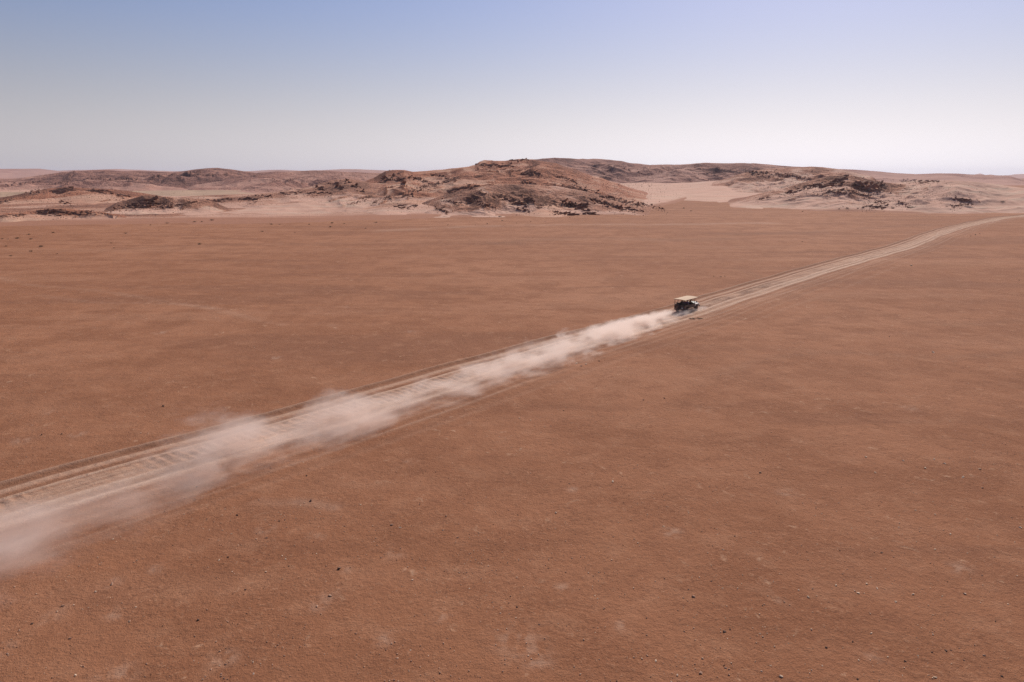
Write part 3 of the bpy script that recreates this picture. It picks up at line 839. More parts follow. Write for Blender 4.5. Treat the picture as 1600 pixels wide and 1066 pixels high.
placed = [(1353, 716, 4, 'w'), (1368, 740, 5, 'w'), (1411, 722, 4, 'w'), (1459, 720, 4, 'w'), (1446, 734, 5, 'w'), (1475, 727, 4, 'w'), (1504, 748, 5, 'w'), (1531, 736, 4, 'w'),
 (1461, 861, 4, 'w'), (1430, 799, 3, 'w'), (1461, 806, 3, 'w'), (1593, 827, 4, 'w'), (1248, 923, 4, 'w'), (1263, 934, 5, 'w'), (1306, 916, 4, 'w'), (1341, 928, 6, 'w'), (1354, 914, 4, 'w'),
 (1370, 921, 4, 'w'), (1399, 942, 5, 'w'), (1427, 930, 4, 'w'), (1507, 929, 6, 'w'), (1268, 985, 4, 'w'), (1361, 991, 4, 'w'), (1341, 1033, 4, 'w'), (1387, 1028, 3, 'w'), (1291, 1013, 5, 'd'),
 (1220, 1059, 6, 'w'), (1461, 1060, 5, 'w'), (1565, 1059, 4, 'd'), (1340, 1063, 4, 'd'), (1414, 1035, 4, 'd'), (1331, 1004, 4, 'd'), (1456, 1021, 3, 'd'), (1478, 1019, 4, 'd'), (1554, 973, 3, 'd'),
 (485, 781, 6, 'd'), (529, 888, 7, 'd'), (436, 812, 3, 'd'), (445, 810, 3, 'd'), (655, 786, 4, 'd'), (697, 804, 5, 'b'), (612, 818, 5, 'b'), (625, 822, 4, 'w'), (692, 826, 3, 'w'), (868, 799, 5, 'w'),
 (1084, 931, 6, 'b'), (1132, 987, 6, 'd'), (1140, 983, 4, 'd'), (1025, 1032, 5, 'w'), (1058, 1055, 5, 'w'), (1095, 1052, 6, 'b'), (1131, 1040, 4, 'd'), (808, 947, 4, 'd'), (1148, 838, 3, 'd'),
 (1130, 859, 3, 'w'), (1188, 738, 5, 'b'), (957, 751, 5, 'w'), (1076, 801, 3, 'w'), (829, 657, 4, 'w'), (812, 654, 3, 'w'), (881, 642, 3, 'd'), (1038, 624, 3, 'd'), (936, 567, 4, 'd'), (901, 570, 4, 'w'),
 (915, 572, 5, 'w'), (908, 575, 4, 'b'), (175, 912, 6, 'b'), (98, 947, 5, 'b'), (516, 930, 6, 'b'), (495, 947, 5, 'b'), (107, 742, 4, 'd'), (65, 681, 4, 'd'), (96, 680, 4, 'd'), (255, 636, 5, 'd'),
 (161, 718, 4, 'w'), (1517, 370, 2.2, 'b'), (1524, 368, 2.6, 'b'), (1531, 366, 2.2, 'b'), (1458, 552, 5, 'w'), (1424, 415, 4, 'w'), (371, 803, 4, 'd'), (310, 969, 5, 'd'), (446, 872, 4, 'w'), (356, 869, 4, 'd'), (342, 873, 4, 'w'),
 (416, 892, 4, 'w'), (202, 971, 4, 'b'), (50, 975, 4, 'd')]
for p_ in placed: stone(*p_)
while len([o for o in col.objects if o.name.startswith("stone")]) < 290:
    py = 1064 - abs(rd.gauss(0, 230))
    if py < 430: continue
    px = rd.uniform(5, 1595)
    if vnoise(np.array([px / 120]), np.array([py / 70]), 3)[0] < rd.uniform(.2, .9): continue
    stone(px, py, 1.6 + 2.6 * rd.random() ** 2.2, rd.choice('wwwbbbbd'))
# gravel, too many to count
def gravel(cnt, smin, smax, shapes, mat, lab, seed):
    r2 = np.random.default_rng(seed)
    r = 18 + (150 - 18) * r2.random(cnt * 3) ** 1.5
    ph = r2.uniform(-.85, .85, cnt * 3)
    x, y = r * np.sin(ph), r * np.cos(ph)
    dens = fbm(x / 9, y / 9, 3, seed) * .6 + fbm(x / 2.2, y / 2.2, 2, seed + 4) * .4
    keepm = (dens > .47 + .12 * r2.random(cnt * 3))
    d = road_dist(x, y)
    keepm &= (d < -4.3) | (d > 6 + 3 * r2.random(cnt * 3))
    x, y, r = x[keepm][:cnt], y[keepm][:cnt], r[keepm][:cnt]
    s = (smin + (smax - smin) * r2.random(len(x)) ** 3)
    z = ground_h(x, y) + s * .2
    o = put("gravel", scatter_mesh("gravel", shapes, np.stack([x, y, z], 1), s, r2.uniform(0, 6.28, len(x)), mat))
    tag(o, lab, "gravel", kind="stuff")
pebs = lambda m, s: [rock_mesh("pebble", s + k, m, 1, .8, .65, 8, .3) for k in range(4)]
gravel(2400, .018, .050, pebs(MAT_STONE_D, 500), MAT_STONE_D, "dark gravel scattered over the near plain", 71)
gravel(9000, .018, .065, pebs(MAT_STONE_B, 520), MAT_STONE_B, "brown gravel scattered over the near plain", 72)
gravel(6500, .016, .060, pebs(MAT_STONE_W, 540), MAT_STONE_W, "white quartz gravel scattered over the near plain", 73)

# ------------------------------------------------------------------ shrubs
def shrub_mesh(seed):
    rd2 = random.Random(seed)
    bm = bmesh.new()
    def leaf(p, s, q):
        v = [bm.verts.new(p + q @ Vector(c) * s) for c in ((-1, 0, 0), (0, -.32, .1), (1, 0, 0), (0, .32, .1))]
        bm.faces.new(v).material_index = 0
    for k in range(16):                              # stems
        a, e = rd2.uniform(0, 6.28), rd2.uniform(.15, 1.2)
        L = rd2.uniform(.7, 1.0)
        d = Vector((math.cos(a) * math.cos(e), math.sin(a) * math.cos(e), math.sin(e) * .72))
        tip = d * L
        sd = d.orthogonal().normalized() * .02
        up = d.cross(sd).normalized() * .02
        b = [bm.verts.new(o) for o in (sd, -sd * .5 + up, -sd * .5 - up)]
        t = bm.verts.new(tip)
        for i in range(3): bm.faces.new((b[i], b[(i + 1) % 3], t)).material_index = 1
        for j in range(26):
            p = d * L * rd2.uniform(.35, 1.05) + Vector((rd2.gauss(0, .1), rd2.gauss(0, .1), rd2.gauss(0, .07)))
            p.z = max(p.z, .01)
            leaf(p, rd2.uniform(.04, .085), Quaternion((rd2.gauss(0, 1), rd2.gauss(0, 1), rd2.gauss(0, 1), rd2.gauss(0, 1))).normalized())
    me = bpy.data.meshes.new("shrub")
    bm.to_mesh(me); bm.free()
    return me
Ml = NT("dry_olive_leaf"); MAT_LEAF = Ml.bsdf(Ml.mix(Ml.n("ShaderNodeObjectInfo").outputs['Random'], (.060, .055, .030), (.095, .075, .040)), .8, None, spec=.2)
Ms = NT("grey_brown_twig"); MAT_TWIG = Ms.bsdf((.10, .07, .05), .9, None, spec=.1)
shrubs = []
for k in range(4):
    me = shrub_mesh(40 + k); me.materials.append(MAT_LEAF); me.materials.append(MAT_TWIG); shrubs.append(me)
SHR_A = [(17, 400, 5), (9, 385, 5), (27, 373, 8), (45, 367, 6), (48, 374, 6), (48, 393, 7), (64, 386, 8), (83, 364, 6), (196, 365, 6), (312, 382, 8), (261, 349, 6), (304, 347, 7), (331, 344.5, 8), (410, 362, 6), (424, 351, 7),
         (516, 355, 6), (519, 349, 7), (538, 350, 5), (571, 357, 5), (587, 348, 7), (461, 364, 4), (178, 388, 4), (89, 397, 4), (174, 380, 4), (3, 374, 5), (12, 374, 4), (315, 347, 5), (235, 352, 4), (437, 351, 4), (483, 351, 5), (248, 360, 3)]
SHR_B = [(781, 339, 8), (785, 345, 5), (761, 350, 5), (1311, 327, 5), (1324, 326, 8), (1395, 326, 7), (1423, 325, 8), (1566, 316, 8), (1068, 326, 6), (1080, 330, 5), (1340, 326, 5), (1480, 323, 5), (1254, 331, 4), (700, 352, 4)]
SHR_C = [(1115, 432.5, 4), (1126, 433, 5), (1133, 432, 4), (1254, 378, 4)]
for lst, lab, grp in ((SHR_A, "low dark shrub dotting the far plain below the left hills", "shrubs on the left plain"),
                      (SHR_B, "low olive shrub on the plain's edge at the foot of the hills", "shrubs at the foot of the hills"),
                      (SHR_C, "tiny dark shrub on the open plain beyond the vehicle", "shrubs beyond the vehicle")):
    for (px, py, w) in lst:
        X, Y, Z, ok = cast(px, py)
        if not ok[0]: continue
        r = math.hypot(X[0], Y[0])
        s = w * r / FPX / 2 * 1.0
        o = put("shrub", rd.choice(shrubs))
        o.location = (X[0], Y[0], max(Z[0], float(ground_h(X[None], Y[None])[0, 0])) - .02)
        o.scale = (s, s, s * rd.uniform(.7, .95)); o.rotation_euler = (0, 0, rd.uniform(0, 6.28))
        tag(o, lab, "shrub", grp)
# low dark dead bush beside the road, in front of the vehicle
g = ground_at(1087, 500)
for k, (dx, w, lab) in enumerate(((-.55, .8, "dark twiggy dead bush beside the road below the vehicle, left of a pair"), (.6, .65, "dark twiggy dead bush beside the road below the vehicle, right of a pair"))):
    o = put("dead_bush", shrubs[k])
    o.location = (g[0] + dx, g[1] + .3 * k, float(ground_h(g[:1][None], g[1:][None])[0, 0]))
    o.scale = (w, w * .8, .34)
    tag(o, lab, "bush", "dead bushes beside the road")

# ------------------------------------------------------------------ the open safari vehicle
def bm_new(): return bmesh.new()
def bbox(bm, x0, x1, y0, y1, z0, z1, bev=0.0, taper=None):
    b = bmesh.new()
    v = [b.verts.new((x, y, z)) for x in (x0, x1) for y in (y0, y1) for z in (z0, z1)]
    for f in ((0, 1, 3, 2), (4, 6, 7, 5), (0, 4, 5, 1), (2, 3, 7, 6), (0, 2, 6, 4), (1, 5, 7, 3)):
        b.faces.new([v[i] for i in f])
    if taper:
        for q in v: taper(q)
    if bev: bmesh.ops.bevel(b, geom=b.edges[:], offset=bev, segments=2, affect='EDGES', profile=.6)
    bmesh.ops.recalc_face_normals(b, faces=b.faces[:])
    me = bpy.data.meshes.new("tmp"); b.to_mesh(me); b.free(); bm.from_mesh(me); bpy.data.meshes.remove(me)
def btube(bm, pts, rad, seg=8, closed=False):
    pts = [Vector(p) for p in pts]
    rings = []
    n = len(pts)
    for i, p in enumerate(pts):
        if closed: d = pts[(i + 1) % n] - pts[i - 1]
        else: d = pts[min(i + 1, n - 1)] - pts[max(i - 1, 0)]
        d.normalize()
        a = d.cross(Vector((0, 0, 1)))
        if a.length < .05: a = d.cross(Vector((0, 1, 0)))
        a.normalize(); b = d.cross(a)
        rings.append([bm.verts.new(p + (a * math.cos(t) + b * math.sin(t)) * rad) for t in [2 * math.pi * k / seg for k in range(seg)]])
    for i in range(n if closed else n - 1):
        A, B = rings[i], rings[(i + 1) % n]
        for k in range(seg): bm.faces.new((A[k], A[(k + 1) % seg], B[(k + 1) % seg], B[k]))
    if not closed:
        bm.faces.new(rings[0][::-1]); bm.faces.new(rings[-1])
def blathe(bm, prof, seg=24, axis='y', c=(0, 0, 0)):          # prof: (radius, along)
    rings = []
    for r, h in prof:
        ring = []
        for k in range(seg):
            t = 2 * math.pi * k / seg
            if axis == 'y': p = (c[0] + r * math.cos(t), c[1] + h, c[2] + r * math.sin(t))
            elif axis == 'x': p = (c[0] + h, c[1] + r * math.cos(t), c[2] + r * math.sin(t))
            else: p = (c[0] + r * math.cos(t), c[1] + r * math.sin(t), c[2] + h)
            ring.append(bm.verts.new(p))
        rings.append(ring)
    for i in range(len(rings) - 1):
        for k in range(seg): bm.faces.new((rings[i][k], rings[i][(k + 1) % seg], rings[i + 1][(k + 1) % seg], rings[i + 1][k]))
    bm.faces.new(rings[0]); bm.faces.new(rings[-1][::-1])
def fin(name, bm, mat, parent, smooth=False):
    bmesh.ops.recalc_face_normals(bm, faces=bm.faces[:])
    me = bpy.data.meshes.new(name); bm.to_mesh(me); bm.free()
    if smooth: me.polygons.foreach_set('use_smooth', np.ones(len(me.polygons), bool))
    return put(name, me, mat, parent)

P_WHITE = paint("dusty_white_paint", (.70, .68, .64), .35, .45)
P_DARK = paint("dusty_dark_olive_paint", (.050, .050, .042), .45, .40)
P_CHASSIS = paint("black_chassis", (.022, .020, .019), .6, .35)
P_TYRE = paint("dusty_tyre_rubber", (.025, .023, .022), .85, .55)
P_RIM = paint("steel_rim", (.42, .40, .37), .45, .5)
P_CANVAS = paint("tan_canvas", (.700, .500, .335), .9, .12)
P_TUBE = paint("black_steel_tube", (.020, .019, .018), .5, .2)
P_SEAT = paint("dark_green_vinyl", (.035, .040, .032), .6, .35)
P_LAMP = paint("lamp_glass", (.75, .74, .70), .15, .25)
P_RED = paint("red_lamp", (.35, .02, .015), .3, .4)
Mg = NT("windscreen_glass"); MAT_GLASS = Mg.bsdf((.85, .9, .9), .03, None, spec=.5, **{'Transmission Weight': 1.0, 'IOR': 1.1})

hd = math.atan2(-AX[1], -AX[0])
zt = float(ground_h(np.array([[T0[0]]]), np.array([[T0[1]]]))[0, 0])
truck = empty("safari_vehicle", (T0[0], T0[1], zt + .02), hd)
tag(truck, "open sided safari vehicle with tan canvas roof driving along the dusty road", "vehicle")
WR = .40
# chassis and axles
b = bm_new()
for y in (-.42, .42): bbox(b, -2.2, 2.3, y - .05, y + .05, .50, .64)
for x in (-2.1, -1.0, 0.2, 1.2, 2.2): bbox(b, x - .05, x + .05, -.37, .37, .52, .62)
for x in (-1.45, 1.5): btube(b, [(x, -.7, WR), (x, .7, WR)], .06)
fin("chassis", b, P_CHASSIS, truck)
# body tub
b = bm_new()
bbox(b, -2.30, .92, -.84, .84, .64, .70)
for s in (-1, 1):
    y0, y1 = sorted((s * .80, s * .86))
    bbox(b, -1.02, -.02, y0, y1, .62, 1.12, .015)
    bbox(b, -2.32, -1.90, y0, y1, .62, 1.22, .015)
    bbox(b, -1.90, -1.02, y0, y1, .90, 1.22, .015)
    yi0, yi1 = sorted((s * .52, s * .84))
    bbox(b, -1.92, -1.00, yi0, yi1, .86, .895)
tub = fin("body_tub", b, P_DARK, truck)
b = bm_new(); bbox(b, -2.36, -2.325, -.80, .80, .64, 1.20, .012); tg = fin("tailgate", b, P_DARK, truck)
b = bm_new(); bbox(b, -2.385, -2.365, -.12, .12, 1.08, 1.13, .006); fin("handle", b, P_CHASSIS, tg)
for s in (-1, 1):                                           # half doors
    b = bm_new(); y0, y1 = sorted((s * .805, s * .868))
    bbox(b, .0, .84, y0, y1, .64, 1.16, .015); d_ = fin("door", b, P_DARK, truck)
    b = bm_new(); y0, y1 = sorted((s * .872, s * .895)); bbox(b, .08, .22, y0, y1, 1.03, 1.06, .005); fin("handle", b, P_CHASSIS, d_)
    b = bm_new(); y0, y1 = sorted((s * .80, s * .95)); bbox(b, -.95, .85, y0, y1, .44, .48, .01); fin("side_step", b, P_CHASSIS, truck)
# bonnet, wings, grille, bumper
b = bm_new()
def tap(v):
    if v.co.x > 1.5: v.co.y *= .90; v.co.z -= .06 if v.co.z > 1 else 0
bbox(b, .93, 2.26, -.60, .60, .74, 1.19, .05, tap)
bon = fin("bonnet", b, P_WHITE, truck, True)
b = bm_new(); bbox(b, 1.1, 2.05, -.04, .04, 1.165, 1.20, .012); fin("bonnet_ridge", b, P_WHITE, bon)
for s in (-1, 1):
    b = bm_new()
    y0, y1 = sorted((s * .56, s * .88))
    bbox(b, 1.02, 2.12, y0, y1, .93, 1.03, .03)
    bbox(b, 2.00, 2.22, y0, y1, .66, 1.00, .03)
    bbox(b, .95, 1.06, y0, y1, .66, 1.02, .02)
    w_ = fin("wing", b, P_WHITE, truck)
    b = bm_new(); btube(b, [(1.0, s * .86, 1.10), (1.02, s * 1.0, 1.34)], .012); bbox(b, 1.0, 1.03, s * 1.0 - .09, s * 1.0 + .09, 1.33, 1.52, .01); fin("mirror", b, P_CHASSIS, truck)
    b = bm_new(); blathe(b, [(.095, 0), (.095, .04), (.06, .055)], 18, 'x', (2.232, s * .66, .90)); fin("headlight", b, P_LAMP, truck, True)
    b = bm_new(); bbox(b, -2.345, -2.322, s * .83 - .05, s * .83 + .05, .86, 1.04, .006); fin("tail_lamp", b, P_RED, truck)
    b = bm_new(); bbox(b, -2.0, -1.97, s * .74 - .14, s * .74 + .14, .28, .62, .004); fin("mud_flap", b, P_CHASSIS, truck)
b = bm_new()
bbox(b, 2.262, 2.29, -.50, .50, .74, 1.06, .01)
for k in range(7): bbox(b, 2.29, 2.305, -.42 + k * .14 - .02, -.42 + k * .14 + .02, .78, 1.02)
fin("grille", b, P_CHASSIS, truck)
b = bm_new(); bbox(b, 2.38, 2.52, -.84, .84, .52, .68, .03); btube(b, [(2.45, -.45, .66), (2.47, -.45, 1.02), (2.47, .45, 1.02), (2.45, .45, .66)], .03); bbox(b, 2.2, 2.40, -.4, .4, .56, .62); fin("bull_bar", b, P_CHASSIS, truck)
b = bm_new(); bbox(b, -2.50, -2.38, -.82, .82, .50, .62, .02); bbox(b, -2.40, -2.2, -.4, .4, .53, .60); fin("rear_bumper", b, P_CHASSIS, truck)
# windscreen
b = bm_new()
btube(b, [(.92, -.74, 1.14), (.76, -.72, 1.62), (.76, .72, 1.62), (.92, .74, 1.14)], .025, 8, True)
ws = fin("windscreen_frame", b, P_TUBE, truck)
b = bm_new()
v = [b.verts.new(p) for p in ((.915, -.71, 1.165), (.915, .71, 1.165), (.765, .69, 1.595), (.765, -.69, 1.595), (.921, -.71, 1.167), (.921, .71, 1.167), (.771, .69, 1.597), (.771, -.69, 1.597))]
for f in ((0, 1, 2, 3), (7, 6, 5, 4), (0, 4, 5, 1), (1, 5, 6, 2), (2, 6, 7, 3), (3, 7, 4, 0)): b.faces.new([v[i] for i in f])
fin("windscreen_pane", b, MAT_GLASS, ws)
b = bm_new(); bbox(b, .72, .94, -.78, .78, .96, 1.15, .03); fin("dashboard", b, P_CHASSIS, truck)
b = bm_new(); btube(b, [(.50 - .10 * math.sin(t), -.38 + .19 * math.cos(t), 1.24 + .16 * math.sin(t)) for t in [2 * math.pi * k / 20 for k in range(20)]], .016, 6, True); btube(b, [(.50, -.38, 1.24), (.76, -.38, 1.08)], .02); btube(b, [(.50, -.57, 1.24), (.50, -.19, 1.24)], .012); fin("steering_wheel", b, P_CHASSIS, truck)
# roof and posts
for x in (.78, -.35, -1.35, -2.28):
    for s in (-1, 1):
        b = bm_new(); btube(b, [(x, s * .83, 1.10), (x - (.02 if x > 0 else 0), s * .83, 1.99)], .034, 8); fin("post", b, P_TUBE, truck)
for s in (-1, 1):
    b = bm_new(); btube(b, [(-2.28, s * .83, 1.46), (-.35, s * .83, 1.42)], .022); fin("hand_rail", b, P_TUBE, truck)
b = bm_new()
nx, ny = 13, 9
g_ = []
for top in (1, 0):
    for i in range(nx):
        for j in range(ny):
            x = -2.48 + (1.42 + 2.48) * i / (nx - 1); y = -.98 + 1.96 * j / (ny - 1)
            z = 1.995 + .07 * (1 - (y / .98) ** 2) - .012 * abs(math.sin(math.pi * (x + 2.28) / .98)) + (.03 if top else 0)
            g_.append(b.verts.new((x, y, z)))
o2 = nx * ny
for i in range(nx - 1):
    for j in range(ny - 1):
        a_ = i * ny + j
        b.faces.new((g_[a_], g_[a_ + ny], g_[a_ + ny + 1], g_[a_ + 1])); b.faces.new((g_[o2 + a_], g_[o2 + a_ + 1], g_[o2 + a_ + ny + 1], g_[o2 + a_ + ny]))
for i in range(nx - 1):
    for j in (0, ny - 1):
        a_ = i * ny + j; b.faces.new((g_[a_], g_[a_ + ny], g_[o2 + a_ + ny], g_[o2 + a_]))
for j in range(ny - 1):
    for i in (0, nx - 1):
        a_ = i * ny + j; b.faces.new((g_[a_], g_[a_ + 1], g_[o2 + a_ + 1], g_[o2 + a_]))
roof = fin("canvas_roof", b, P_CANVAS, truck)
b = bm_new()
btube(b, [(-2.46, -.96, 1.985), (-2.46, .96, 1.985), (1.40, .96, 1.985), (1.40, -.96, 1.985)], .025, 6, True)
for x in (-1.35, -.35, .76): btube(b, [(x, -.95, 1.985), (x, .95, 1.985)], .022, 6)
fin("roof_frame", b, P_TUBE, roof)
# seats: three rows, the rear ones higher
ROWS = [(.22, .86), (-.72, .92), (-1.66, .98)]
for x, z in ROWS:
    for y in (-.40, .40):
        b = bm_new(); bbox(b, x - .24, x + .26, y - .30, y + .30, z - .10, z, .03); st = fin("seat", b, P_SEAT, truck)
        b = bm_new(); bbox(b, x - .34, x - .245, y - .30, y + .30, z - .04, z + .48, .03); fin("backrest", b, P_SEAT, st)
        b = bm_new(); bbox(b, x - .20, x + .22, y - .24, y + .24, .70, z - .10); fin("seat_box", b, P_CHASSIS, st)
# wheels
def wheel(name, loc, axis, parent):
    w = empty(name); w.parent = parent; w.location = loc
    b = bm_new(); blathe(b, [(.23, -.10), (.33, -.125), (.385, -.105), (WR, -.08), (WR, .08), (.385, .105), (.33, .125), (.23, .10)], 32, axis)
    for k in range(32):
        t = 2 * math.pi * k / 32
    fin("tyre", b, P_TYRE, w, True)
    b = bm_new(); blathe(b, [(.06, -.03), (.10, .06), (.19, .03), (.235, .08), (.235, -.08)], 24, axis); fin("rim", b, P_RIM, w, True)
for x in (-1.45, 1.5):
    for s in (-1, 1):
        wheel("wheel", (x, s * .74, WR), 'y', truck)
wheel("spare_wheel", (-2.52, .28, 1.02), 'x', truck)
b = bm_new(); bbox(b, -2.56, -2.36, .20, .36, .96, 1.08); fin("spare_carrier", b, P_CHASSIS, truck)
b = bm_new(); bbox(b, -2.392, -2.372, -.62, -.36, .72, .84, .004); fin("number_plate", b, P_WHITE, truck)

# ------------------------------------------------------------------ the people aboard
SKIN_MATS = [paint("skin_%d" % k, c, .6, .12) for k, c in enumerate(((.48, .27, .19), (.16, .085, .055), (.52, .31, .23)))]
def cloth(nm, c): return paint(nm, c, .9, .2)
def person(loc, skin, shirt, trousers, hairc, label, driving=False, hat=None, turn=0.0):
    root = None
    me = bpy.data.meshes.new("person")
    V, E_, R_ = [], [], []
    def add(p, r, link=None):
        V.append(p); R_.append(r)
        if link is not None: E_.append((link, len(V) - 1))
        return len(V) - 1
    hip = add((0, 0, .10), .135)
    wst = add((-.03, 0, .25), .125, hip)
    cst = add((-.04, 0, .42), .145, wst)
    nk0 = add((-.03, 0, .56), .075, cst)
    nk = add((-.02, 0, .63), .052, nk0)
    hd0 = add((.005, 0, .70), .075, nk)
    hd1 = add((.01, 0, .77), .092, hd0)
    hd2 = add((0, 0, .84), .070, hd1)
    nose = add((.105, 0, .755), .016, hd1)
    for s in (-1, 1):
        sh = add((-.04, s * .19, .51), .062, cst if False else nk0)
        if driving: el, wr, ha = (.16, s * .25, .32), (.34, s * .17, .42), (.42, s * .15, .44)
        else: el, wr, ha = (.02, s * .27, .26), (.24, s * .19, .17), (.33, s * .15, .155)
        e1 = add(el, .046, sh); w1 = add(wr, .032, e1); h1 = add(ha, .036, w1)
        kn = add((.44, s * .13, .10), .070, hip if False else add((.10, s * .10, .09), .095, hip))
        an = add((.50, s * .12, -.28), .042, kn)
        add((.66, s * .13, -.335), .042, an)
        d = (Vector(ha) - Vector(wr)).normalized()
        side = Vector((0, 1, 0))
        for k in range(4):
            L = (.07, .08, .075, .06)[k]
            b0 = Vector(ha) + side * (k - 1.5) * .021 + d * .015
            f0 = add(tuple(b0), .0095); f1 = add(tuple(b0 + d * L * .55 + Vector((0, 0, -.008))), .009, f0); add(tuple(b0 + d * L * .8 + Vector((0, 0, -.035))), .0075, f1)
        b0 = Vector(ha) - d * .02 - side * s * .03
        f0 = add(tuple(b0), .0105); f1 = add(tuple(b0 - side * s * .025 + d * .03), .0095, f0); add(tuple(b0 - side * s * .03 + d * .055), .008, f1)
    me.from_pydata(V, E_, [])
    tmp = bpy.data.objects.new("person_tmp", me); col.objects.link(tmp)
    md = tmp.modifiers.new("skin", 'SKIN')
    sv_ = me.skin_vertices[0].data if me.skin_vertices else None
    if sv_ is None:
        bm = bmesh.new(); bm.from_mesh(me); bm.verts.layers.skin.verify(); bm.to_mesh(me); bm.free(); sv_ = me.skin_vertices[0].data
    for i, r in enumerate(R_):
        sv_[i].radius = (r, r); sv_[i].use_root = (i == 0)
    ss = tmp.modifiers.new("sub", 'SUBSURF'); ss.levels = 1; ss.render_levels = 1
    dg = bpy.context.evaluated_depsgraph_get()
    out = bpy.data.meshes.new_from_object(tmp.evaluated_get(dg))
    bpy.data.objects.remove(tmp)
    out.name = "person"
    for m_ in (skin, shirt, trousers): out.materials.append(m_)
    for p in out.polygons:
        c = p.center
        if c.z > .60: mi = 0
        elif c.z > .14 and c.x < (.20 if not driving else .24) and not (abs(c.y) > .16 and c.x > .17): mi = 1
        elif abs(c.y) > .10 and c.z > .135 and c.x > .17: mi = 0
        elif c.z < -.25: mi = 2
        else: mi = 2
        p.material_index = mi; p.use_smooth = True
    o = put("person", out); o.location = loc; o.rotation_euler = (0, 0, hd + turn)
    tag(o, label, "person", "people riding in the vehicle")
    b = bm_new()                                         # hair cap
    blathe(b, [(.094, .0), (.100, .04), (.086, .085), (.05, .112), (.01, .12)], 16, 'z', (-.012, 0, .775))
    fin("hair", b, hairc, o, True)
    for s in (-1, 1):
        b = bm_new(); blathe(b, [(.004, 0), (.010, .004), (.010, .008), (.004, .012)], 8, 'x', (.088, s * .034, .775)); fin("eye", b, P_CHASSIS, o, True)
    if hat:
        b = bm_new(); blathe(b, [(.17, .0), (.172, .012), (.105, .02), (.098, .09), (.06, .105), (.01, .11)], 20, 'z', (-.005, 0, .825)); fin("hat", b, hat, o, True)
    return o
def seat_pos(row, y):
    x, z = ROWS[row]
    c, s = math.cos(hd), math.sin(hd)
    return (T0[0] + c * x - s * y, T0[1] + s * x + c * y, zt + .02 + z + .02)
HAIR = cloth("dark_hair", (.03, .02, .015)); HAIR2 = cloth("brown_hair", (.14, .08, .04))
C_PURPLE = cloth("violet_cotton", (.095, .065, .300)); C_KHAKI = cloth("khaki_cotton", (.30, .24, .15)); C_NAVY = cloth("dark_blue_cotton", (.035, .045, .10)); C_GREY = cloth("grey_cotton", (.20, .19, .18)); C_BLK = cloth("dark_trousers", (.04, .038, .036))
person(seat_pos(0, -.40), SKIN_MATS[1], C_KHAKI, C_BLK, HAIR, "driver in a khaki shirt holding the steering wheel of the safari vehicle", True, hat=C_KHAKI)
person(seat_pos(1, -.40), SKIN_MATS[0], C_PURPLE, C_NAVY, HAIR2, "passenger in violet clothes seated behind the driver", turn=-.35)
person(seat_pos(1, .40), SKIN_MATS[2], C_GREY, C_BLK, HAIR, "passenger in a grey shirt seated beside the one in violet")
person(seat_pos(2, -.40), SKIN_MATS[0], C_NAVY, C_BLK, HAIR, "passenger in dark blue seated in the rearmost row", turn=.2)

# ------------------------------------------------------------------ dust thrown up behind the vehicle
S_MAX = 122.0
S_MIN = -7.0
DC = {  # metres behind the vehicle: value
 't0': [(-7, .9), (-3, .8), (0, .7), (10, 1.3), (30, 2.4), (60, 2.8), (72, 2.8), (78, 4.4), (84, 6.6), (90, 8.2), (122, 11.0)],
 'w':  [(-7, .6), (-3, 1.4), (0, 1.8), (10, 2.7), (30, 3.2), (50, 3.3), (70, 4.2), (80, 5.2), (90, 7.0), (122, 7.8)],
 'hz': [(-7, .25), (-4, .5), (-1, .75), (4, 1.0), (12, 1.2), (20, 1.3), (28, 1.7), (32, 1.9), (38, 1.4), (46, 1.4), (53, 1.2), (58, 1.6), (61, 2.6), (64, 1.5), (67, 1.6), (71, 3.4), (75, 1.6), (79, 1.3), (84, 2.2), (92, 2.8), (122, 3.2)],
 'dn': [(-7, .15), (-4, .42), (-2, .75), (0, .95), (4, 1.0), (12, 1.0), (20, .9), (30, .72), (40, .60), (50, .54), (56, .42), (61, .56), (66, .42), (71, .56), (75, .30), (79, .20), (84, .44), (90, .52), (104, .44), (122, .0)],
}
def dcv(k, s):
    a = np.array(DC[k]); return np.interp(s, a[:, 0], a[:, 1])
M = NT("airborne_dust")
tc = M.n("ShaderNodeTexCoord").outputs['Object']
sp = M.n("ShaderNodeSeparateXYZ"); M.l(sp.inputs[0], tc)
S_, T_, Z_ = sp.outputs
def curve(k, lo, hi):
    nd = M.n("ShaderNodeFloatCurve")
    cu = nd.mapping.curves[0]
    pts = [((s - S_MIN) / (S_MAX - S_MIN), v / hi) for s, v in DC[k]]
    cu.points[0].location = pts[0]; cu.points[1].location = pts[-1]
    for p in pts[1:-1]: cu.points.new(*p)
    nd.mapping.use_clip = False
    nd.mapping.update()
    M.l(nd.inputs['Value'], M.m('DIVIDE', M.m('SUBTRACT', S_, S_MIN), S_MAX - S_MIN))
    return M.m('MULTIPLY', nd.outputs[0], hi)
t0_, w_, hz_, dn_ = curve('t0', 0, 12), curve('w', 0, 8), curve('hz', 0, 4), curve('dn', 0, 1)
a_ = M.m('DIVIDE', M.m('SUBTRACT', T_, t0_), w_)
z_ = M.m('DIVIDE', Z_, hz_)
g_ = M.m('ADD', M.m('MULTIPLY', a_, a_), M.m('MULTIPLY', z_, z_))
n1 = M.noise(M.scale(tc, (.30, .55, .80)), 1.0, 6.0, .66, .3)
n2 = M.noise(M.scale(tc, (.085, .12, .2)), 1.0, 1.0, .5)
k_ = M.m('ADD', M.m('MULTIPLY', M.m('SUBTRACT', n1, .5), 4.2), M.m('MULTIPLY', M.m('SUBTRACT', n2, .5), 2.6))
d_ = M.m('ADD', M.m('SUBTRACT', .75, M.m('MULTIPLY', g_, .75)), k_)
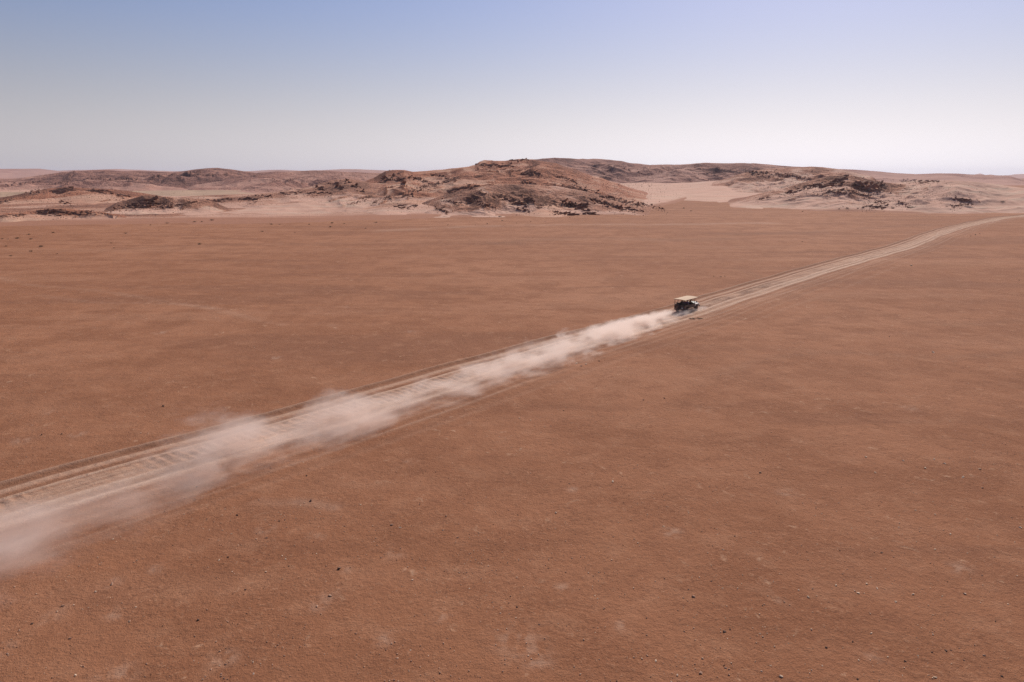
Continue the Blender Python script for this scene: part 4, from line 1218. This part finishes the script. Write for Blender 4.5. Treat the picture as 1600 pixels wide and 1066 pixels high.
d_ = M.smooth(d_, -0.25, 1.9)
d_ = M.m('MULTIPLY', d_, M.m('MULTIPLY', dn_, DUST_SIGMA))
d_ = M.m('MULTIPLY', d_, M.smooth(g_, 3.6, 2.2))
pv = M.n("ShaderNodeVolumePrincipled")
pv.inputs['Color'].default_value = (.970, .855, .780, 1)
pv.inputs['Anisotropy'].default_value = 0.4
M.l(pv.inputs['Density'], d_)
M.t.links.new(pv.outputs[0], M.out.inputs['Volume'])
M.mat.cycles.volume_step_rate = 0.06
ss_ = np.linspace(S_MIN, S_MAX, 96); th_ = np.linspace(0, 2 * math.pi, 20, endpoint=False)
SSg, THg = np.meshgrid(ss_, th_, indexing='ij')
wv_ = dcv('w', SSg) * 1.92; hv_ = np.maximum(dcv('hz', SSg) * 1.92, .3)
endk = np.minimum(1, np.minimum((SSg - S_MIN + .3) / 2, (S_MAX + .5 - SSg) / 6))
DX = SSg; DY = dcv('t0', SSg) + wv_ * np.cos(THg) * endk
DZ = np.where(np.sin(THg) > 0, hv_ * np.sin(THg) * endk, -.18 - .0 * SSg)
b = bm_new()
vs = [[b.verts.new((DX[i, j], DY[i, j], DZ[i, j])) for j in range(len(th_))] for i in range(len(ss_))]
for i in range(len(ss_) - 1):
    for j in range(len(th_)):
        b.faces.new((vs[i][j], vs[i][(j + 1) % len(th_)], vs[i + 1][(j + 1) % len(th_)], vs[i + 1][j]))
b.faces.new(vs[0]); b.faces.new(vs[-1][::-1])
dust = fin("dust_plume", b, M.mat, None)
mx = Matrix(((AX[0], PERP[0], 0, T0[0] + AX[0] * 2.2), (AX[1], PERP[1], 0, T0[1] + AX[1] * 2.2), (0, 0, 1, zt), (0, 0, 0, 1)))
if mx.to_3x3().determinant() < 0: print("dust frame is mirrored")
dust.matrix_world = mx
tag(dust, "long plume of pale dust trailing behind the vehicle along the road", "dust", kind="stuff")

# ------------------------------------------------------------------ haze over the whole plain
b = bm_new(); bbox(b, -17000, 17000, -17000, 17000, -3.0, 170.0)
Mh = NT("desert_haze")
pv = Mh.n("ShaderNodeVolumePrincipled")
pv.inputs['Color'].default_value = (.80, .84, 1.0, 1)
pv.inputs['Density'].default_value = HAZE_DENSITY
pv.inputs['Anisotropy'].default_value = 0.2
Mh.t.links.new(pv.outputs[0], Mh.out.inputs['Volume'])
Mh.mat.cycles.homogeneous_volume = True
hz_o = fin("haze", b, Mh.mat, None)
tag(hz_o, "thin pale haze over the desert", "haze", kind="stuff")
